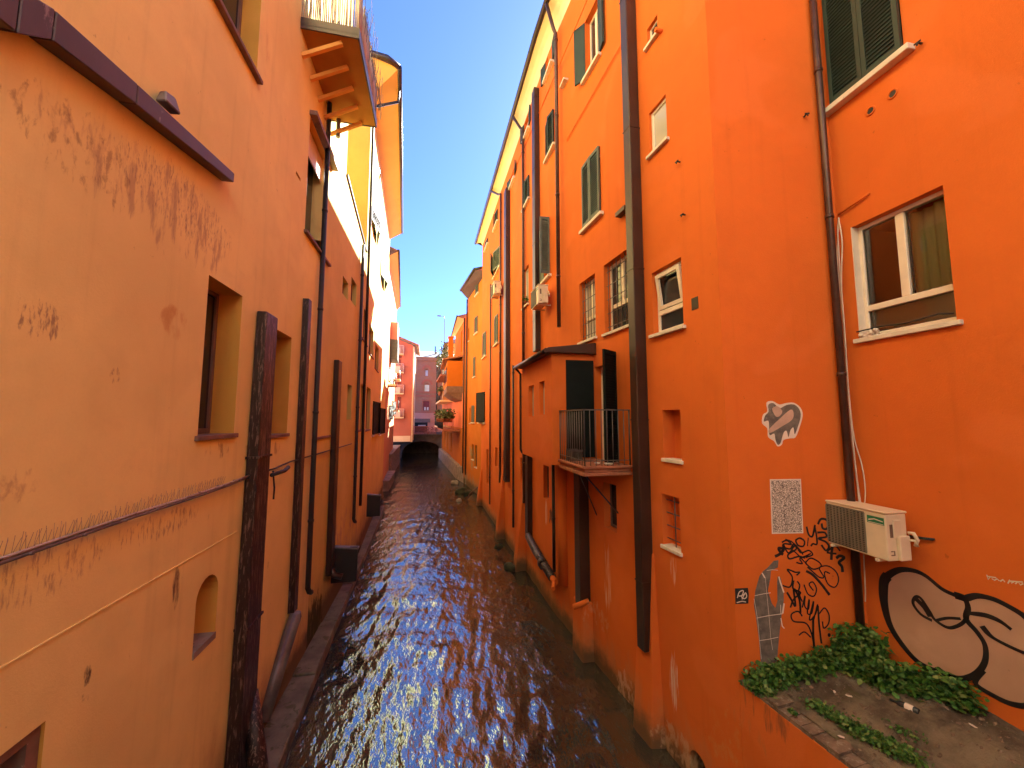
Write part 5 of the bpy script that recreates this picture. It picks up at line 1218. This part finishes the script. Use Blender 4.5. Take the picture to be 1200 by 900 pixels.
# bicycles leaning on the railing
def make_bike():
    t = thing('bicycle', (0, 0, 0), 'x', 'bicycle', 'bicycles parked on the bridge'); R_ = .33
    for x in (-.52, .52):
        bm = B(); tube(bm, [(x+R_*math.cos(a*math.pi/12), 0, R_+R_*math.sin(a*math.pi/12)) for a in range(25)], .02, 6, False); wh = mk('wheel', bm, M['dark'], t)
        bm = B()
        for a in range(8): tube(bm, [(x, 0, R_), (x+R_*math.cos(a*math.pi/4), 0, R_+R_*math.sin(a*math.pi/4))], .004, 4, False)
        mk('spokes', bm, M['iron'], wh)
    bm = B()
    for a, b in (((-.52, .33), (-.1, .30)), ((-.1, .30), (-.22, .82)), ((-.52, .33), (-.2, .72)), ((-.1, .3), (.36, .72)), ((-.2, .74), (.34, .82)), ((.52, .33), (.32, .95))): tube(bm, [(a[0], 0, a[1]), (b[0], 0, b[1])], .018, 6)
    mk('frame', bm, M['brown'], t)
    bm = B(); box(bm, -.33, -.1, -.07, .07, .83, .89); bevel(bm, .02); mk('saddle', bm, M['dark'], t)
    bm = B(); tube(bm, [(.2, -.28, .98), (.32, -.2, 1.0), (.32, .2, 1.0), (.2, .28, .98)], .014, 6); mk('handlebar', bm, M['iron'], t)
    return t
bk = make_bike(); 
for k, (px, lab) in enumerate(((495, 'bicycle under the awning at the left end of the bridge railing'), (504, 'bicycle at the middle of the bridge railing'), (508.5, 'bicycle nearest the right bank on the bridge'))):
    c = bk if k == 0 else copy_tree(bk); s = BR.sz(px, 505)[0]; c.location = BR.pt(s, top+.183, -.5-.25*k); c.rotation_euler = (0, .0, .15*(k-1)); c['label'] = lab
# brick house
YB2 = 58.5; BH = Plane((-3.2, YB2), (2.2, YB2)); hF = thing('brick_house', (-.5, YB2, 2.9), 'old brick house with arched windows and a rose shopfront facing the canal end', 'house')
ops = [BH.rect(498.5, 432, 501.5, 440.5)+(.2, 'arch'), BH.rect(497.5, 449, 503, 459)+(.2, 'arch'), BH.rect(496, 470, 503, 481)+(.2,)]
zs = BH.sz(500, 483)[1]; zt = BH.sz(500, 419)[1]; shop = BH.rect(486, 491, 501, 508)
bm = B(); wall_sheet(bm, BH, 0, BH.L, zs, zt, ops); quad(bm, BH.pt(BH.L, 2.5), BH.pt(BH.L, zt), BH.pt(BH.L, zt, -6), BH.pt(BH.L, 2.5, -6)); quad(bm, BH.pt(0, 2.5), BH.pt(0, zt), BH.pt(0, zt, -6), BH.pt(0, 2.5, -6)); mk('wall', bm, M['brick'], hF)
bm = B(); wall_sheet(bm, BH, 0, BH.L, 2.5, zs, [shop+(.3,)]); mk('ground_floor_wall', bm, M['pinkwall'], hF)
for k, o in enumerate(ops):
    a, b, c, d = o[:4]; bm = B(); wbox(bm, BH, a+.02, b-.02, c+.02, d-(.25 if k < 2 else .02), -.18, -.1); q = mk('window', bm, M['glasspale'] if k < 2 else painted('wine_red_shutter', (.22, .02, .03), .5), hF)
    if k == 2: 
        for e in (0, 1): bm = B(); wbox(bm, BH, a+.15+e*(b-a-.5), a+.4+e*(b-a-.5), c+.05, c+.5, -.09, -.05); mk('pane', bm, M['paper'], q)
    bm = B()
    if k < 2:
        cx, rx = (a+b)/2, (b-a)/2+.18; z_ = d-(b-a)*.3
        for j in range(12):
            t0, t1 = math.pi*j/12, math.pi*(j+1)/12
            prism(bm, [(cx+rx*math.cos(t0), z_+rx*math.sin(t0)), (cx+(rx+.3)*math.cos(t0), z_+(rx+.3)*math.sin(t0)), (cx+(rx+.3)*math.cos(t1), z_+(rx+.3)*math.sin(t1)), (cx+rx*math.cos(t1), z_+rx*math.sin(t1))], BH.A, BH.e, ZV, BH.n, .002, .08)
    else: wbox(bm, BH, a-.2, b+.2, d, d+.2, .002, .08); wbox(bm, BH, a-.2, a-.003, c-.1, d-.003, .002, .06); wbox(bm, BH, b+.003, b+.2, c-.1, d-.003, .002, .06)
    mk('surround', bm, M['red'], q)
bm = B()
for py in (459.5, 464, 483): z = BH.sz(500, py)[1]; wbox(bm, BH, 0, BH.L, z-.1, z+.1, .002, .10)
mk('string_course', bm, M['red'], hF)
bm = B(); wbox(bm, BH, -.1, BH.L+.1, zt-.5, zt, .003, .25); mk('cornice', bm, M['brick'], hF)
bm = B(); hexa(bm, [BH.pt(-.4, zt, -6), BH.pt(BH.L+.4, zt, -6), BH.pt(BH.L+.4, zt, .5), BH.pt(-.4, zt, .5), BH.pt(.8, zt+1.5, -3.5), BH.pt(BH.L-.8, zt+1.5, -3.5), BH.pt(BH.L-.8, zt+1.45, -3), BH.pt(.8, zt+1.45, -3)]); mk('roof', bm, M['zinc'], hF)
bm = B(); s = BH.sz(510.3, 410)[0]; wbox(bm, BH, s-.1, s+.1, zt+.3, zt+2.0, -1.5, -1.3); mk('chimney', bm, M['iron'], hF)
a, b, c, d = shop; bm = B(); wbox(bm, BH, a+.02, b-.02, c+.02, d-.02, -.28, -.22); sf = mk('shopfront', bm, M['glass'], hF)
bm = B(); hexa(bm, [BH.pt(a-.25, d-.35, .003), BH.pt(b+.35, d-.35, .003), BH.pt(b+.35, d-.5, .9), BH.pt(a-.25, d-.5, .9), BH.pt(a-.25, d+.05, .003), BH.pt(b+.35, d+.05, .003), BH.pt(b+.35, d-.45, .9), BH.pt(a-.25, d-.45, .9)]); mk('awning', bm, M['sillbrown'], sf)
bm = B(); wbox(bm, BH, a+.5, b-.3, c+1.1, c+1.25, -.2, -.1); mk('shop_rail', bm, M['paper'], sf)
s_ = BH.sz(511.5, 470)[0]; bm = B(); tube(bm, [BH.pt(s_, 3, .08), BH.pt(s_, zt, .08)], .07, 8); mk('downpipe', bm, M['dark'], hF)
# ground behind the bridge and quay that closes the view under the arch
bm = B(); box(bm, -30, -3.3, 53.8, 90, -.7, 2.7); box(bm, 2.4, 30, 53.8, 90, -.7, 2.7); box(bm, -3.3, 2.4, 57.5, 90, -.7, 2.7); struct('street', bm, M['stone'])
# the street, and a house added behind the viewer to bounce sunlight
bm = B(); box(bm, -30, 30, -7.0, -1.6, 2.4, 2.6); struct('street', bm, M['stone'])
SB = Plane((-16, -7), (16, -7)); hS = thing('added_street_house', (0, -7, 2.6), 'cream rendered house across the street, added unseen behind the viewer for bounced sun', 'house')
ops = [(s, s+1.0, z, z+1.7, .2) for s in (2, 5, 8, 11, 14, 17, 20, 23, 26, 29) for z in (3.6, 7.0, 10.4, 13.8)]
bm = B(); wall_sheet(bm, SB, 0, SB.L, 0, 17.5, ops); mk('wall', bm, plaster('added_house_render', (.58, .54, .46)), hS)
bm = B()
for o in ops: wbox(bm, SB, o[0]+.01, o[1]-.01, o[2]+.01, o[3]-.01, -.18, -.12)
tag(mk('window', bm, M['glass'], hS), kind='stuff')

# added house beyond the right end of the bridge, keeping sun off the deck
bm = B(); box(bm, 2.7, 12, 54.2, 74, 2.4, 15.5); hG = thing('shade_house', (6, 60, 2.7), 'plain ochre house added to shade the bridge beyond its right end, mostly hidden', 'house')
mk('wall', bm, M['ochre'], hG); bm = B(); hexa(bm, [(2.2, 53.8, 15.51), (12, 53.8, 15.51), (12, 74.5, 15.51), (2.2, 74.5, 15.51), (6.5, 56, 17.6), (7.5, 56, 17.6), (7.5, 72, 17.6), (6.5, 72, 17.6)]); mk('roof', bm, M['roof'], hG)
# gravel and crumbs of mortar on the planter soil
bm = B()
for k in range(420):
    px, py = random.uniform(905, 1195), random.uniform(800, 898); q = soilpt(px, py)
    if not (3.98+.078*(4.24-q.y) < q.x < 5.2): continue
    s = random.choice((.006, .008, .011, .016, .022)); v0 = len(bm.verts)
    g_ = bmesh.ops.create_icosphere(bm, subdivisions=1, radius=s, matrix=Matrix.Translation(q) @ Matrix.Rotation(random.uniform(0, 3), 4, 'Z') @ Matrix.Diagonal((1.3, .9, .6, 1)))
    for v in g_['verts']: v.co += Vector((random.uniform(-1, 1), random.uniform(-1, 1), random.uniform(-1, 1)))*s*.25
tag(mk('gravel', bm, M['wornbrick']), 'loose gravel and mortar crumbs scattered over the planter soil', 'gravel', kind='stuff')
SUNP, SKYP, SKY, EXPO = 2.2, .09, (0.12, .05, 9.0), 4.5
# ------------------------------------------------------------------ camera
cam = bpy.data.cameras.new('camera'); co = bpy.data.objects.new('camera', cam); link(co)
co.location = (0, 0, EYE); co.rotation_euler = (math.pi/2+PITCH, 0, -YAW)
cam.sensor_fit = 'HORIZONTAL'; cam.sensor_width = 36; cam.lens = 36*F/1200; cam.clip_start = .05; cam.clip_end = 3000
SC.camera = co

# ------------------------------------------------------------------ daylight
ELEV, AZ = math.radians(37.5), math.radians(50)     # AZ measured from +X towards +Y
sd = Vector((math.cos(ELEV)*math.cos(AZ), math.cos(ELEV)*math.sin(AZ), math.sin(ELEV)))
sun = bpy.data.lights.new('sun', 'SUN'); sun.energy = SUNP; sun.angle = math.radians(.53); sun.color = (1, .955, .88)
so = bpy.data.objects.new('sun', sun); link(so); so.location = (20, 20, 40); so.rotation_euler = (-sd).to_track_quat('-Z', 'Y').to_euler()
w = bpy.data.worlds.new('World'); SC.world = w; w.use_nodes = True; t = w.node_tree; t.nodes.clear()
out = t.nodes.new('ShaderNodeOutputWorld'); bg = t.nodes.new('ShaderNodeBackground'); sky = t.nodes.new('ShaderNodeTexSky')
sky.sky_type = 'NISHITA'; sky.sun_disc = False; sky.sun_elevation = ELEV; sky.sun_rotation = math.pi/2-AZ
sky.air_density = SKY[0]; sky.dust_density = SKY[1]; sky.ozone_density = SKY[2]; sky.altitude = 50
bg.inputs['Strength'].default_value = SKYP
t.links.new(sky.outputs[0], bg.inputs[0]); t.links.new(bg.outputs[0], out.inputs[0])
v = SC.view_settings; v.view_transform = 'Standard'; v.look = 'None'; v.gamma = 1.0; v.use_curve_mapping = False; v.exposure = EXPO
SC.render.engine = 'CYCLES'; SC.cycles.max_bounces = 10; SC.cycles.diffuse_bounces = 6; SC.cycles.glossy_bounces = 4; SC.cycles.transparent_max_bounces = 8
SC.cycles.sample_clamp_indirect = 6; SC.cycles.use_denoising = True; SC.cycles.caustics_reflective = False; SC.cycles.caustics_refractive = False
